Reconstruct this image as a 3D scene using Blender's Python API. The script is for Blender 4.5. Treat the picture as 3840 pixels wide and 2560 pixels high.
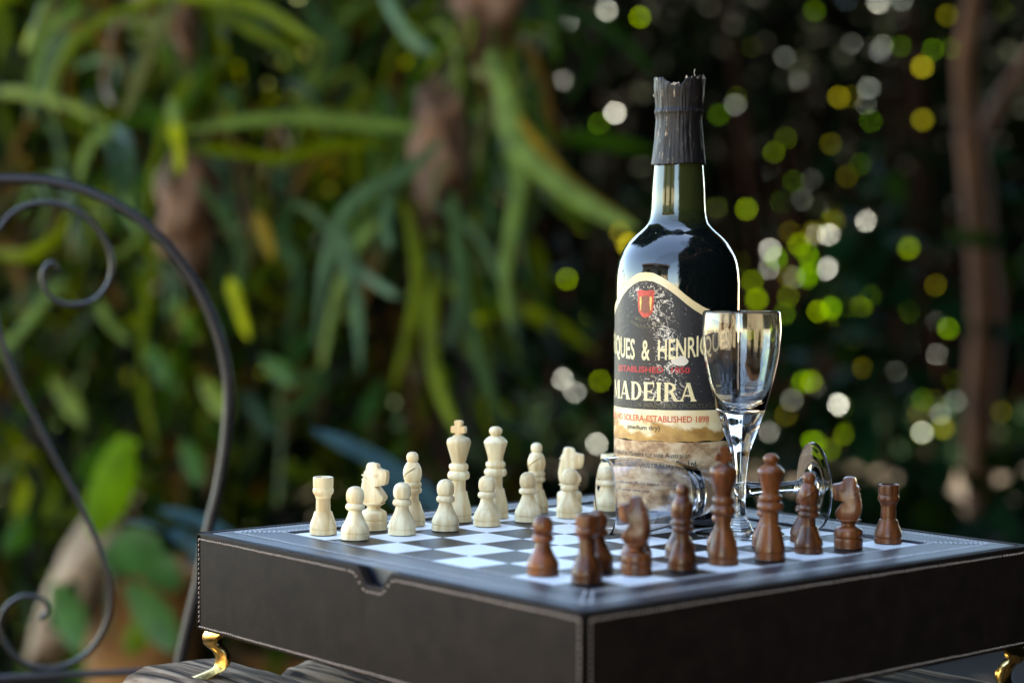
import bpy, bmesh, math, random
from mathutils import Vector, Matrix
from mathutils.noise import noise as pnoise

for o in list(bpy.data.objects):
    bpy.data.objects.remove(o)
sc = bpy.context.scene
C = sc.collection
rnd = random.Random(7)
S = 0.035                      # side of one chess square in metres; scene is laid out in squares

# ------------------------------------------------------------------ camera
FPX = 7187.9                   # focal length in photo pixels (3840 wide)
RX = Vector((0.646067, 0.763262, 0.005323))
DN = Vector((0.032329, -0.020395, -0.999269))
FW = Vector((-0.762596, 0.645767, -0.037852))
CAM = Vector((28.539387, -18.895486, 4.74949))
cd = bpy.data.cameras.new('camera'); cam = bpy.data.objects.new('camera', cd); C.objects.link(cam)
cd.sensor_width = 36; cd.lens = FPX / 3840 * 36; cd.sensor_fit = 'HORIZONTAL'
cd.clip_start = 0.05; cd.clip_end = 500
R3 = Matrix((RX, -DN, -FW)).transposed()
cam.matrix_world = Matrix.Translation(CAM * S) @ R3.to_4x4()
cd.dof.use_dof = True; cd.dof.focus_distance = 34.6 * S; cd.dof.aperture_fstop = 3.9
sc.camera = cam

def far(Z): return Z * 1.32 if 55 < Z < 146 else Z      # the fern bank stands about 3.3 to 6 m away
def at(x, y, Z):
    """point (in squares) seen at photo position (x, y) on a 2352 wide copy, at distance Z squares"""
    px, py = x * 3840 / 2352, y * 3840 / 2352; Z = far(Z)
    return CAM + (FW + RX * ((px - 1920) / FPX) + DN * ((py - 1280) / FPX)) * Z

# ------------------------------------------------------------------ world, sun, exposure
SUN_EL = math.radians(67)
fh = Vector((FW.x, FW.y, 0)).normalized(); rh = Vector((RX.x, RX.y, 0)).normalized()
a = math.radians(20)
sh = fh * math.cos(a) + rh * math.sin(a)
SUN = Vector((sh.x * math.cos(SUN_EL), sh.y * math.cos(SUN_EL), math.sin(SUN_EL)))
w = bpy.data.worlds.new('World'); sc.world = w; w.use_nodes = True
nt = w.node_tree
sky = nt.nodes.new('ShaderNodeTexSky'); sky.sky_type = 'NISHITA'; sky.sun_disc = False
sky.sun_elevation = SUN_EL; sky.sun_rotation = math.atan2(SUN.x, SUN.y)
sky.air_density = 1.0; sky.dust_density = 0.1; sky.ozone_density = 4.0
nt.nodes['Background'].inputs['Strength'].default_value = 0.15
nt.links.new(sky.outputs[0], nt.nodes['Background'].inputs[0])
sd = bpy.data.lights.new('sun', 'SUN'); sd.energy = 5.0; sd.angle = math.radians(0.5); sd.color = (1, 0.975, 0.93)
so = bpy.data.objects.new('sun', sd); C.objects.link(so)
so.rotation_euler = SUN.to_track_quat('Z', 'Y').to_euler(); so.location = (0, 0, 8)
sc.view_settings.view_transform = 'Standard'; sc.view_settings.look = 'None'
sc.view_settings.gamma = 1; sc.view_settings.use_curve_mapping = False
sc.view_settings.exposure = 3.46
sc.view_settings.use_white_balance = True; sc.view_settings.white_balance_temperature = 8500; sc.view_settings.white_balance_tint = 8
sc.render.engine = 'CYCLES'
sc.cycles.use_denoising = True
sc.cycles.use_adaptive_sampling = False
sc.cycles.max_bounces = 12; sc.cycles.transmission_bounces = 12; sc.cycles.transparent_max_bounces = 8
sc.cycles.sample_clamp_indirect = 8

# ------------------------------------------------------------------ materials
MATS = {}
def mat(name, col, rough=0.5, var=0.0, scale=40, bump=0.0, bscale=200, spec=0.5, coat=0.0, trans=0.0, ior=1.5, metal=0.0, coatr=0.1, sheen=0):
    if name in MATS: return MATS[name]
    m = bpy.data.materials.new(name); m.use_nodes = True; n = m.node_tree.nodes; l = m.node_tree.links
    p = n['Principled BSDF']
    p.inputs['Base Color'].default_value = (*col, 1); p.inputs['Roughness'].default_value = rough
    p.inputs['Specular IOR Level'].default_value = spec; p.inputs['Coat Weight'].default_value = coat
    p.inputs['Coat Roughness'].default_value = coatr; p.inputs['Sheen Weight'].default_value = sheen
    p.inputs['Transmission Weight'].default_value = trans; p.inputs['IOR'].default_value = ior
    p.inputs['Metallic'].default_value = metal
    tc = n.new('ShaderNodeTexCoord')
    if var:
        t = n.new('ShaderNodeTexNoise'); t.inputs['Scale'].default_value = scale; t.inputs['Detail'].default_value = 6
        l.new(tc.outputs['Object'], t.inputs['Vector'])
        r = n.new('ShaderNodeValToRGB')
        r.color_ramp.elements[0].position = 0.3; r.color_ramp.elements[1].position = 0.7
        r.color_ramp.elements[0].color = (*[c * (1 - var) for c in col], 1)
        r.color_ramp.elements[1].color = (*[min(1, c * (1 + var)) for c in col], 1)
        l.new(t.outputs[0], r.inputs[0]); l.new(r.outputs[0], p.inputs['Base Color'])
    if bump:
        t = n.new('ShaderNodeTexNoise'); t.inputs['Scale'].default_value = bscale; t.inputs['Detail'].default_value = 4
        l.new(tc.outputs['Object'], t.inputs['Vector'])
        b = n.new('ShaderNodeBump'); b.inputs['Strength'].default_value = bump; b.inputs['Distance'].default_value = 0.0008
        l.new(t.outputs[0], b.inputs['Height']); l.new(b.outputs[0], p.inputs['Normal'])
    MATS[name] = m
    return m

def wood(name, c1, c2, rough, coat, zs=0.12, scale=260, bump=0.15):
    """fine straight grain along the piece's height, differing from piece to piece"""
    m = bpy.data.materials.new(name); m.use_nodes = True; n = m.node_tree.nodes; l = m.node_tree.links
    p = n['Principled BSDF']; p.inputs['Roughness'].default_value = rough; p.inputs['Specular IOR Level'].default_value = 0.3
    p.inputs['Coat Weight'].default_value = coat; p.inputs['Coat Roughness'].default_value = 0.18
    tc = n.new('ShaderNodeTexCoord'); oi = n.new('ShaderNodeObjectInfo')
    ad = n.new('ShaderNodeVectorMath'); ad.operation = 'MULTIPLY_ADD'
    ad.inputs[1].default_value = (1, 1, zs)
    cx = n.new('ShaderNodeCombineXYZ'); mu = n.new('ShaderNodeMath'); mu.operation = 'MULTIPLY'; mu.inputs[1].default_value = 3.7
    l.new(oi.outputs['Random'], mu.inputs[0]); l.new(mu.outputs[0], cx.inputs[0]); l.new(mu.outputs[0], cx.inputs[1])
    l.new(tc.outputs['Object'], ad.inputs[0]); l.new(cx.outputs[0], ad.inputs[2])
    t = n.new('ShaderNodeTexNoise'); t.inputs['Scale'].default_value = scale; t.inputs['Detail'].default_value = 8; t.inputs['Distortion'].default_value = 0.6
    l.new(ad.outputs[0], t.inputs['Vector'])
    t2 = n.new('ShaderNodeTexNoise'); t2.inputs['Scale'].default_value = scale * 0.25; t2.inputs['Detail'].default_value = 2
    l.new(ad.outputs[0], t2.inputs['Vector'])
    mx = n.new('ShaderNodeMath'); mx.operation = 'ADD'; l.new(t.outputs[0], mx.inputs[0]); l.new(t2.outputs[0], mx.inputs[1])
    hf = n.new('ShaderNodeMath'); hf.operation = 'MULTIPLY'; hf.inputs[1].default_value = 0.5; l.new(mx.outputs[0], hf.inputs[0])
    r = n.new('ShaderNodeValToRGB'); r.color_ramp.elements[0].position = 0.38; r.color_ramp.elements[1].position = 0.62
    r.color_ramp.elements[0].color = (*c1, 1); r.color_ramp.elements[1].color = (*c2, 1)
    l.new(hf.outputs[0], r.inputs[0])
    hs = n.new('ShaderNodeHueSaturation'); l.new(r.outputs[0], hs.inputs['Color'])
    mr = n.new('ShaderNodeMapRange'); mr.inputs[3].default_value = 0.8; mr.inputs[4].default_value = 1.15
    l.new(oi.outputs['Random'], mr.inputs[0]); l.new(mr.outputs[0], hs.inputs['Value'])
    l.new(hs.outputs[0], p.inputs['Base Color'])
    b = n.new('ShaderNodeBump'); b.inputs['Strength'].default_value = bump; b.inputs['Distance'].default_value = 0.0004
    l.new(t.outputs[0], b.inputs['Height']); l.new(b.outputs[0], p.inputs['Normal'])
    return m

def leafmat(name, col, tcol=None, trans=0.35, rough=0.45, spec=0.12, attr=False):
    if name in MATS: return MATS[name]
    m = bpy.data.materials.new(name); m.use_nodes = True; n = m.node_tree.nodes; l = m.node_tree.links
    p = n['Principled BSDF']; out = n['Material Output']
    p.inputs['Roughness'].default_value = rough; p.inputs['Specular IOR Level'].default_value = spec
    tr = n.new('ShaderNodeBsdfTranslucent'); mix = n.new('ShaderNodeMixShader'); mix.inputs[0].default_value = trans
    tcol = tcol or tuple(min(1, c * 1.3) for c in col)
    if attr:
        at_ = n.new('ShaderNodeAttribute'); at_.attribute_name = 'tint'
        l.new(at_.outputs['Color'], p.inputs['Base Color']); l.new(at_.outputs['Color'], tr.inputs['Color'])
    else:
        tc = n.new('ShaderNodeTexCoord'); t = n.new('ShaderNodeTexNoise'); t.inputs['Scale'].default_value = 18
        l.new(tc.outputs['Object'], t.inputs['Vector'])
        r = n.new('ShaderNodeValToRGB'); r.color_ramp.elements[0].position = 0.35; r.color_ramp.elements[1].position = 0.65
        r.color_ramp.elements[0].color = (*[c * 0.7 for c in col], 1); r.color_ramp.elements[1].color = (*[c * 1.3 for c in col], 1)
        l.new(t.outputs[0], r.inputs[0]); l.new(r.outputs[0], p.inputs['Base Color'])
        tr.inputs['Color'].default_value = (*tcol, 1)
    l.new(p.outputs[0], mix.inputs[1]); l.new(tr.outputs[0], mix.inputs[2]); l.new(mix.outputs[0], out.inputs['Surface'])
    MATS[name] = m
    return m

# ------------------------------------------------------------------ object helpers
def link(o, parent=None):
    C.objects.link(o)
    if parent: o.parent = parent
    return o
def tag(o, label=None, cat=None, group=None, kind=None):
    if label: o['label'] = label
    if cat: o['category'] = cat
    if group: o['group'] = group
    if kind: o['kind'] = kind
    return o
def empty(name, loc=(0, 0, 0), rz=0.0):
    o = bpy.data.objects.new(name, None); o.empty_display_size = 0.02; C.objects.link(o)
    o.location = Vector(loc) * S; o.rotation_euler = (0, 0, rz)
    return o
def mk(name, V, F, m, parent=None, smooth=False, loc=None, kind=None, auto=None):
    me = bpy.data.meshes.new(name)
    me.from_pydata([tuple(Vector(v) * S) for v in V], [], F)
    me.validate(); me.update()
    if m: me.materials.append(m)
    if smooth: me.polygons.foreach_set('use_smooth', [True] * len(me.polygons))
    o = bpy.data.objects.new(name, me); link(o, parent)
    if loc is not None: o.location = Vector(loc) * S
    if auto: me.set_sharp_from_angle(angle=math.radians(auto))
    if kind: o['kind'] = kind
    return o
def bm_obj(name, bm, m, parent=None, smooth=False, kind=None, auto=None):
    me = bpy.data.meshes.new(name)
    bmesh.ops.scale(bm, vec=(S, S, S), verts=bm.verts)
    bm.normal_update(); bm.to_mesh(me); bm.free()
    if m: me.materials.append(m)
    if smooth: me.polygons.foreach_set('use_smooth', [True] * len(me.polygons))
    if auto: me.set_sharp_from_angle(angle=math.radians(auto))
    o = bpy.data.objects.new(name, me); link(o, parent)
    if kind: o['kind'] = kind
    return o
def smooth_profile(pr, n=3):
    """Catmull-Rom through the profile; segments shorter than .012 are kept as edges"""
    out = []
    N = len(pr)
    for i in range(N - 1):
        p1, p2 = Vector(pr[i]), Vector(pr[i + 1])
        p0 = Vector(pr[i - 1]) if i else p1; p3 = Vector(pr[i + 2]) if i + 2 < N else p2
        if (p2 - p1).length < 0.02: out.append(tuple(p1)); continue
        if (p1 - p0).length < 0.02: p0 = p1
        if (p3 - p2).length < 0.02: p3 = p2
        for k in range(n):
            t = k / n
            q = 0.5 * ((2 * p1) + (p2 - p0) * t + (2 * p0 - 5 * p1 + 4 * p2 - p3) * t * t + (3 * p1 - p0 - 3 * p2 + p3) * t ** 3)
            out.append((max(0, q.x), q.y))
    out.append(tuple(pr[-1]))
    return out
def lathe_geo(pr, seg=40):
    V, F, rings = [], [], []
    for r, z in pr:
        if r < 1e-4: rings.append([len(V)]); V.append((0, 0, z))
        else:
            rings.append(list(range(len(V), len(V) + seg)))
            V += [(r * math.cos(2 * math.pi * i / seg), r * math.sin(2 * math.pi * i / seg), z) for i in range(seg)]
    for A, B in zip(rings, rings[1:]):
        for i in range(seg):
            j = (i + 1) % seg
            if len(A) == 1 and len(B) == 1: continue
            if len(A) == 1: F.append((A[0], B[j], B[i]))
            elif len(B) == 1: F.append((A[i], A[j], B[0]))
            else: F.append((A[i], A[j], B[j], B[i]))
    return V, F
def lathe(name, pr, m, parent=None, seg=40, n=3, auto=38):
    V, F = lathe_geo(smooth_profile(pr, n) if n > 1 else pr, seg)
    return mk(name, V, F, m, parent, smooth=True, auto=auto)
def boxgeo(x0, y0, z0, x1, y1, z1):
    V = [(x, y, z) for z in (z0, z1) for y in (y0, y1) for x in (x0, x1)]
    F = [(0, 2, 3, 1), (4, 5, 7, 6), (0, 1, 5, 4), (2, 6, 7, 3), (0, 4, 6, 2), (1, 3, 7, 5)]
    return V, F
def bevel_box(name, x0, y0, z0, x1, y1, z1, b, m, parent=None, seg=2):
    bm = bmesh.new(); V, F = boxgeo(x0, y0, z0, x1, y1, z1)
    vs = [bm.verts.new(v) for v in V]
    for f in F: bm.faces.new([vs[i] for i in f])
    bmesh.ops.bevel(bm, geom=bm.edges[:], offset=b, segments=seg, affect='EDGES', profile=0.6)
    return bm_obj(name, bm, m, parent, smooth=True, auto=50)
def catmull(P, n=6):
    out = []
    for i in range(len(P) - 1):
        p0 = P[i - 1] if i else P[0]; p1, p2 = P[i], P[i + 1]; p3 = P[i + 2] if i + 2 < len(P) else P[-1]
        for k in range(n):
            t = k / n
            out.append(0.5 * ((2 * p1) + (p2 - p0) * t + (2 * p0 - 5 * p1 + 4 * p2 - p3) * t * t + (3 * p1 - p0 - 3 * p2 + p3) * t ** 3))
    out.append(P[-1].copy())
    return out
def tubegeo(P, rad, seg=8, V=None, F=None, cap=True):
    V = [] if V is None else V; F = [] if F is None else F
    up = Vector((0.13, 0.21, 1)).normalized(); prev = None; rings = []
    for i, p in enumerate(P):
        t = (P[min(i + 1, len(P) - 1)] - P[max(i - 1, 0)]).normalized()
        if prev is None:
            nrm = t.cross(up)
            if nrm.length < 0.1: nrm = t.cross(Vector((1, 0, 0)))
            nrm.normalize()
        else: nrm = (prev - t * prev.dot(t)).normalized()
        prev = nrm; b = t.cross(nrm)
        r = rad(i / (len(P) - 1)) if callable(rad) else rad
        rings.append(list(range(len(V), len(V) + seg)))
        V += [p + (nrm * math.cos(2 * math.pi * k / seg) + b * math.sin(2 * math.pi * k / seg)) * r for k in range(seg)]
    for A, B in zip(rings, rings[1:]):
        for k in range(seg): F.append((A[k], A[(k + 1) % seg], B[(k + 1) % seg], B[k]))
    if cap: F.append(tuple(reversed(rings[0]))); F.append(tuple(rings[-1]))
    return V, F
def tube(name, P, rad, m, parent=None, seg=8, n=6):
    V, F = tubegeo(catmull([Vector(p) for p in P], n) if n > 1 else P, rad, seg)
    return mk(name, V, F, m, parent, smooth=True, auto=60)

ZT = -2.53         # table top
ZG = -22.5         # ground

# ------------------------------------------------------------------ ground
def ground():
    V, F = [], []; N = 60; L = 900
    for j in range(N + 1):
        for i in range(N + 1):
            x = (i / N * 2 - 1); y = (j / N * 2 - 1)
            x = x * abs(x) * L; y = y * abs(y) * L
            V.append((x, y, ZG + 0.6 * pnoise(Vector((x * 0.05, y * 0.05, 0)))))
    for j in range(N):
        for i in range(N): F.append((j * (N + 1) + i, j * (N + 1) + i + 1, (j + 1) * (N + 1) + i + 1, (j + 1) * (N + 1) + i))
    o = mk('ground', V, F, mat('garden soil', (0.018, 0.011, 0.005), 0.9, 0.5, 3, 0.8, 30, spec=0.2), smooth=True, kind='structure')
ground()

# ------------------------------------------------------------------ leaves and plants helpers
def leaf_geo(V, F, p, axis, nrm, L, W, bend=0.15):
    """pointed oval leaf folded along the midrib"""
    a = axis.normalized(); n = (nrm - a * nrm.dot(a))
    n = n.normalized() if n.length > 1e-3 else a.orthogonal().normalized()
    s = a.cross(n); b = len(V)
    def q(t, x, h): return p + a * (t * L) + s * (x * W) + n * (h * L)
    V += [q(0, 0, 0), q(0.3, 0, bend * 0.3), q(0.65, 0, bend * 0.25), q(1, 0, -bend * 0.5),
          q(0.3, 0.46, bend * 0.55), q(0.65, 0.38, bend * 0.4), q(0.3, -0.46, bend * 0.55), q(0.65, -0.38, bend * 0.4)]
    F += [(b, b + 1, b + 4), (b + 1, b + 2, b + 5, b + 4), (b + 2, b + 3, b + 5), (b, b + 6, b + 1), (b + 1, b + 6, b + 7, b + 2), (b + 2, b + 7, b + 3)]
def rdir(up=0.0):
    while True:
        v = Vector((rnd.uniform(-1, 1), rnd.uniform(-1, 1), rnd.uniform(-1, 1)))
        if 0.1 < v.length < 1: break
    v = v.normalized(); v.z += up
    return v.normalized()
def tint_faces(o, fn, per):
    """one colour for each leaf (per = faces in a leaf)"""
    me = o.data; at_ = me.color_attributes.new('tint', 'FLOAT_COLOR', 'CORNER')
    cols = []; k = -1; c = None
    for i, f in enumerate(me.polygons):
        if i % per == 0: c = fn()
        cols += list(c) * f.loop_total
    at_.data.foreach_set('color', cols)

# --- hedge: tall dark mass of leaves far behind everything
def hedge(name, xr, yr, Zr, n, size, cols, label=None, core=True, weight=None, slim=0.5, droop=-0.5, m=None):
    V, F = [], []
    for i in range(n):
        x = rnd.uniform(*xr); y = rnd.uniform(*yr); Z = rnd.uniform(*Zr)
        if weight and rnd.random() > weight(x, y): continue
        leaf_geo(V, F, at(x, y, Z), rdir(droop), rdir(0.4) - FW * 0.6, rnd.uniform(*size), rnd.uniform(*size) * slim)
    o = mk(name, V, F, m or leafmat('foliage tinted', (0.1, 0.1, 0.1), attr=True, trans=0.12, rough=0.8, spec=0.04), kind='stuff')
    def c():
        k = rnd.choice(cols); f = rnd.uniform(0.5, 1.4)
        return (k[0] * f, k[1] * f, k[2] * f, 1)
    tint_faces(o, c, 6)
    return o
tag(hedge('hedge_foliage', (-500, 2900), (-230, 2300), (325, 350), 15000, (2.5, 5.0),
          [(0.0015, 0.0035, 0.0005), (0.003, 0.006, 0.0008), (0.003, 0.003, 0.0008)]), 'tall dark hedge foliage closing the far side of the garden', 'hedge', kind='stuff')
def hedge_backing():  # solid dark sheet added so no sky shines between the leaves
    V, F = [], []; nx, ny = 60, 36
    for j in range(ny + 1):
        for i in range(nx + 1):
            x = -700 + 3800 * i / nx; y = -260 + 2760 * j / ny
            V.append(at(x, y, 356 + 8 * pnoise(Vector((x * 0.01, y * 0.01, 3)))))
    nv = len(V)
    V += [v + FW * 22 for v in V]
    for j in range(ny):
        for i in range(nx):
            k = j * (nx + 1) + i
            F.append((k, k + 1, k + nx + 2, k + nx + 1)); F.append((nv + k, nv + k + nx + 1, nv + k + nx + 2, nv + k + 1))
    b = [j * (nx + 1) for j in range(ny + 1)]
    for k in range(ny):
        F.append((b[k], b[k + 1], nv + b[k + 1], nv + b[k])); F.append((b[k] + nx, nv + b[k] + nx, nv + b[k + 1] + nx, b[k + 1] + nx))
    for i in range(nx):
        F.append((i, nv + i, nv + i + 1, i + 1)); q = ny * (nx + 1); F.append((q + i, q + i + 1, nv + q + i + 1, nv + q + i))
    o = mk('hedge_backing', V, F, mat('dark hedge backing', (0.0015, 0.0014, 0.0008), 1.0, 0.5, 4, spec=0.0), smooth=True, kind='stuff')
    tag(o, 'dark backing sheet added behind the tall hedge leaves to close sky gaps', 'hedge')
hedge_backing()
# unseen dark hedge added along the right to block light from that side
def side_blocker():
    V, F = [], []
    c0 = CAM + rh * 48 - fh * 20
    for i in range(12000):
        d_ = rnd.uniform(-105, 300)
        p = c0 + fh * d_ + rh * (rnd.uniform(0, 10) - max(0, -d_) * 0.55 + max(0, d_ - 60) * 0.5); p.z = rnd.uniform(ZG, 185)
        leaf_geo(V, F, p, rdir(-0.4), rdir(0.2) - rh, rnd.uniform(5, 9), rnd.uniform(3, 5))
    o = mk('side_blocker_foliage', V, F, leafmat('foliage tinted', (0, 0, 0)), kind='stuff')
    tint_faces(o, lambda: (0.004, 0.007, 0.003, 1), 6)
    tag(o, 'unseen tall dark hedge added on the right to block light', 'hedge')
    V, F = [], []; ds = [-110 + 10 * i for i in range(43)]  # slab added to close the gaps where sky light came through
    for d_ in ds:
        q = c0 + fh * d_ + rh * (9 - max(0, -d_) * 0.55 + max(0, d_ - 60) * 0.5 + 1.5 * pnoise(Vector((d_ * .1, 0, 0))))
        for off in (0, 4):
            for z in (ZG, 176): e = q + rh * off; V.append((e.x, e.y, z + (4 * pnoise(Vector((d_ * .2, off, 2))) if z > 0 else 0)))
    for i in range(len(ds) - 1):
        b = 4 * i; F += [(b, b + 4, b + 5, b + 1), (b + 2, b + 3, b + 7, b + 6), (b + 1, b + 5, b + 7, b + 3), (b, b + 2, b + 6, b + 4)]
    F += [(0, 1, 3, 2), (len(V) - 4, len(V) - 2, len(V) - 1, len(V) - 3)]
    o = mk('side_blocker_slab', V, F, MATS['dark hedge backing'], kind='stuff'); tag(o, 'solid dark slab added in the right hedge to stop light leaking through', 'hedge')
side_blocker()

# --- undergrowth behind the ferns (left two thirds)
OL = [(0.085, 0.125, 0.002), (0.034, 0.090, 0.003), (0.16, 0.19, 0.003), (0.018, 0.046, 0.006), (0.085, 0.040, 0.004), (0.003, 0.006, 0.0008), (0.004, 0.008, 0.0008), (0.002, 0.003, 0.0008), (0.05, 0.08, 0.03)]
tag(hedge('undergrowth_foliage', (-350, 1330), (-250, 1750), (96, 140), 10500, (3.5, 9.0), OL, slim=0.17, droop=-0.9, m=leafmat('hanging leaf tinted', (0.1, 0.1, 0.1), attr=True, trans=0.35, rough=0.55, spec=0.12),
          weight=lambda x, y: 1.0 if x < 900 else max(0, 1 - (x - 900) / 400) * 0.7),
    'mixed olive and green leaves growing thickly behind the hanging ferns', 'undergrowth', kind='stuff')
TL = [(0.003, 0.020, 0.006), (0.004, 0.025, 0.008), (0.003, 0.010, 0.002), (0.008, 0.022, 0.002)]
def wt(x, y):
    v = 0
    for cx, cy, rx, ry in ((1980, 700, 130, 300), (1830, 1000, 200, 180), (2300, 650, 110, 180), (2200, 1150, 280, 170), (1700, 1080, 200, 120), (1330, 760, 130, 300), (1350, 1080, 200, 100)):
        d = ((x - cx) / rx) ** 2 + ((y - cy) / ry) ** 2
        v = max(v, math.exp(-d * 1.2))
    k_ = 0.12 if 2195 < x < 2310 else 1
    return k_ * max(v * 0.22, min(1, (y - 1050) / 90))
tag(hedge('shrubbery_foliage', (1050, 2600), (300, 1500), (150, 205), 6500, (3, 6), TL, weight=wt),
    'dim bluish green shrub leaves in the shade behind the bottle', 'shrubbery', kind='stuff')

tag(hedge('border_foliage', (400, 2700), (940, 1260), (266, 322), 9000, (3, 6), [(0.002, 0.012, 0.003), (0.003, 0.018, 0.005), (0.005, 0.012, 0.001)]),
    'low dark green border planting at the foot of the hedge', 'border planting', kind='stuff')

# --- staghorn ferns: strappy forked fronds
FM = {'teal': ((0.028, 0.064, 0.016),), 'blue': ((0.058, 0.105, 0.042),), 'olive': ((0.110, 0.140, 0.003),), 'green': ((0.032, 0.085, 0.003),),
      'pale': ((0.125, 0.185, 0.036),), 'yellow': ((0.28, 0.30, 0.005),), 'taupe': ((0.15, 0.145, 0.045),), 'brown': ((0.10, 0.045, 0.004),), 'ochre': ((0.20, 0.125, 0.008),), 'dark': ((0.008, 0.026, 0.002),)}
def frond_geo(V, F, path, w0, w1, tilt, Z0, Z1, yamp=0.12):
    P = [at(x, y, Z0 + (Z1 - Z0) * i / (len(path) - 1)) for i, (x, y) in enumerate(path)]
    P = catmull(P, 5); n = len(P); b = len(V)
    for i, p in enumerate(P):
        t = (P[min(i + 1, n - 1)] - P[max(i - 1, 0)]).normalized()
        s = t.cross(FW).normalized(); s = (Matrix.Rotation(tilt, 3, t) @ s)
        nn = s.cross(t); u = i / (n - 1)
        w = (w0 + (w1 - w0) * u) * min(1, 0.35 + 3 * u) * min(1, (1 - u) * 5 + 0.12) * 0.5
        V += [p - s * w + nn * w * 0.35, p - nn * w * 0.1, p + s * w + nn * w * 0.35]
    for i in range(n - 1):
        k = b + 3 * i; F += [(k, k + 1, k + 4, k + 3), (k + 1, k + 2, k + 5, k + 4)]
def px2sq(w, Z): return w * 1.6327 / FPX * far(Z)
def frond(parent, branches, color, Z=74, tilt=None, dz=6):
    V, F = [], []
    tilt = rnd.uniform(-0.5, 0.5) if tilt is None else tilt
    Z1 = Z - rnd.uniform(0, dz)
    for path, w in branches:
        frond_geo(V, F, path, px2sq(w * 0.88, Z), px2sq(w * 0.5, Z), tilt, Z, Z1)
        tilt += rnd.uniform(-0.3, 0.3)
    loc = parent.location / S
    V = [v - loc for v in V]
    return mk('frond', V, F, leafmat('frond ' + color, FM[color][0], trans=0.3, rough=0.5), parent, smooth=True)
def fern(label, cx, cy, Z):
    r = empty('staghorn_fern', at(cx, cy, Z))
    tag(r, label, 'fern', 'staghorn ferns hanging in the garden')
    # brown papery shield leaves against a bark slab
    bm = bmesh.new()
    bmesh.ops.create_icosphere(bm, subdivisions=3, radius=1)
    for v in bm.verts:
        k = 1 + 0.7 * pnoise(v.co * 1.6 + Vector((cx, cy, 0))) + 0.3 * pnoise(v.co * 4)
        v.co = Vector((v.co.x * 1.7 * k, v.co.y * 1.7 * k, v.co.z * 3.4 * k))
    o = bm_obj('shield_leaf', bm, mat('papery shield leaf', (0.13, 0.06, 0.028), 0.8, 0.8, 9), r, smooth=True)
    return r
F1 = fern('staghorn fern with long arching olive fronds at the upper left of the garden', 400, -60, 78)
F2 = fern('staghorn fern with broad blue green forked fronds left of the bottle', 1010, 330, 82)
F3 = fern('staghorn fern with narrow drooping fronds behind the iron chair', 430, 480, 84)
F4 = fern('staghorn fern high behind the bottle neck with dark green fronds', 1130, -40, 80)
fr = frond
fr(F1, [([(110, -10), (85, 50), (68, 115)], 34)], 'olive', 70)
fr(F1, [([(75, 60), (62, 95), (55, 120)], 30)], 'yellow', 68)
fr(F1, [([(185, 15), (115, 65), (85, 140), (72, 250)], 34)], 'pale', 74)
fr(F1, [([(370, -10), (250, 35), (165, 95), (122, 175), (112, 225), (132, 275)], 36)], 'olive', 72)
fr(F1, [([(400, -10), (385, 30), (345, 115), (310, 205), (283, 275)], 42), ([(345, 110), (320, 95), (297, 82)], 26)], 'taupe', 71)
fr(F1, [([(280, 30), (255, 95), (240, 200), (262, 240)], 30)], 'brown', 76)
fr(F1, [([(300, 8), (400, -8), (500, 0), (600, 22), (680, 70), (745, 115)], 40)], 'olive', 73)
fr(F1, [([(420, 20), (520, 40), (620, 90), (705, 140)], 40)], 'olive', 79)
fr(F1, [([(430, 60), (460, 160), (420, 240), (300, 280), (150, 270)], 38)], 'green', 84)
fr(F1, [([(-20, 210), (60, 215), (150, 240), (260, 290)], 34)], 'olive', 82)
fr(F2, [([(960, 292), (850, 282), (700, 268), (560, 276), (425, 300)], 46)], 'pale', 70, 0.2)
fr(F2, [([(900, 330), (760, 335), (640, 362), (520, 345), (430, 345)], 34)], 'olive', 76)
fr(F3, [([(392, 225), (398, 260), (405, 300), (412, 350)], 42)], 'pale', 68, 0.0, 1)
fr(F3, [([(398, 285), (408, 330), (416, 400)], 36)], 'yellow', 67, 0.0, 1)
fr(F3, [([(265, 298), (222, 312), (192, 365), (178, 435)], 30)], 'pale', 72)
fr(F3, [([(262, 290), (285, 310), (302, 350), (312, 420)], 30)], 'teal', 72)
fr(F3, [([(300, 430), (290, 480), (320, 540), (250, 600)], 30)], 'pale', 80)
fr(F4, [([(875, -20), (905, 35), (945, 95), (1000, 125)], 44)], 'blue', 74)
fr(F4, [([(705, -20), (735, 50), (790, 85), (765, 150), (705, 250)], 44), ([(640, 100), (700, 190)], 26)], 'teal', 78)
fr(F2, [([(1010, 325), (962, 370), (900, 412), (840, 438), (790, 488), (758, 560), (738, 660), (722, 800)], 46),
        ([(778, 510), (802, 600), (818, 690), (828, 860)], 42), ([(800, 595), (848, 640), (912, 682)], 34), ([(905, 415), (888, 500), (900, 575)], 34)], 'blue', 70, 0.15)
fr(F4, [([(1120, 120), (1160, 230), (1185, 335), (1250, 398), (1330, 458), (1400, 500), (1465, 522)], 66),
        ([(1180, 330), (1192, 420), (1176, 520), (1160, 620), (1172, 760)], 48)], 'pale', 74, 0.2)
fr(F4, [([(1190, 270), (1265, 370), (1345, 445), (1462, 518)], 34)], 'ochre', 73, 0.2)
fr(F4, [([(1040, 440), (1058, 600), (1072, 720), (1108, 850), (1150, 960)], 50), ([(1072, 640), (1048, 720), (1035, 800)], 36)], 'teal', 72, 0.1)
fr(F4, [([(1130, 20), (1290, 25), (1400, 62), (1505, 170)], 52), ([(1392, 60), (1362, 150), (1300, 240)], 36)], 'dark', 84)
fr(F2, [([(452, 415), (515, 495), (552, 570), (547, 660), (530, 700)], 36)], 'teal', 73)
fr(F2, [([(528, 640), (545, 700), (572, 780)], 38)], 'yellow', 71, 0.0, 1)
fr(F2, [([(588, 490), (610, 540), (628, 600)], 42)], 'ochre', 76, 0.0, 1)
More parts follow.
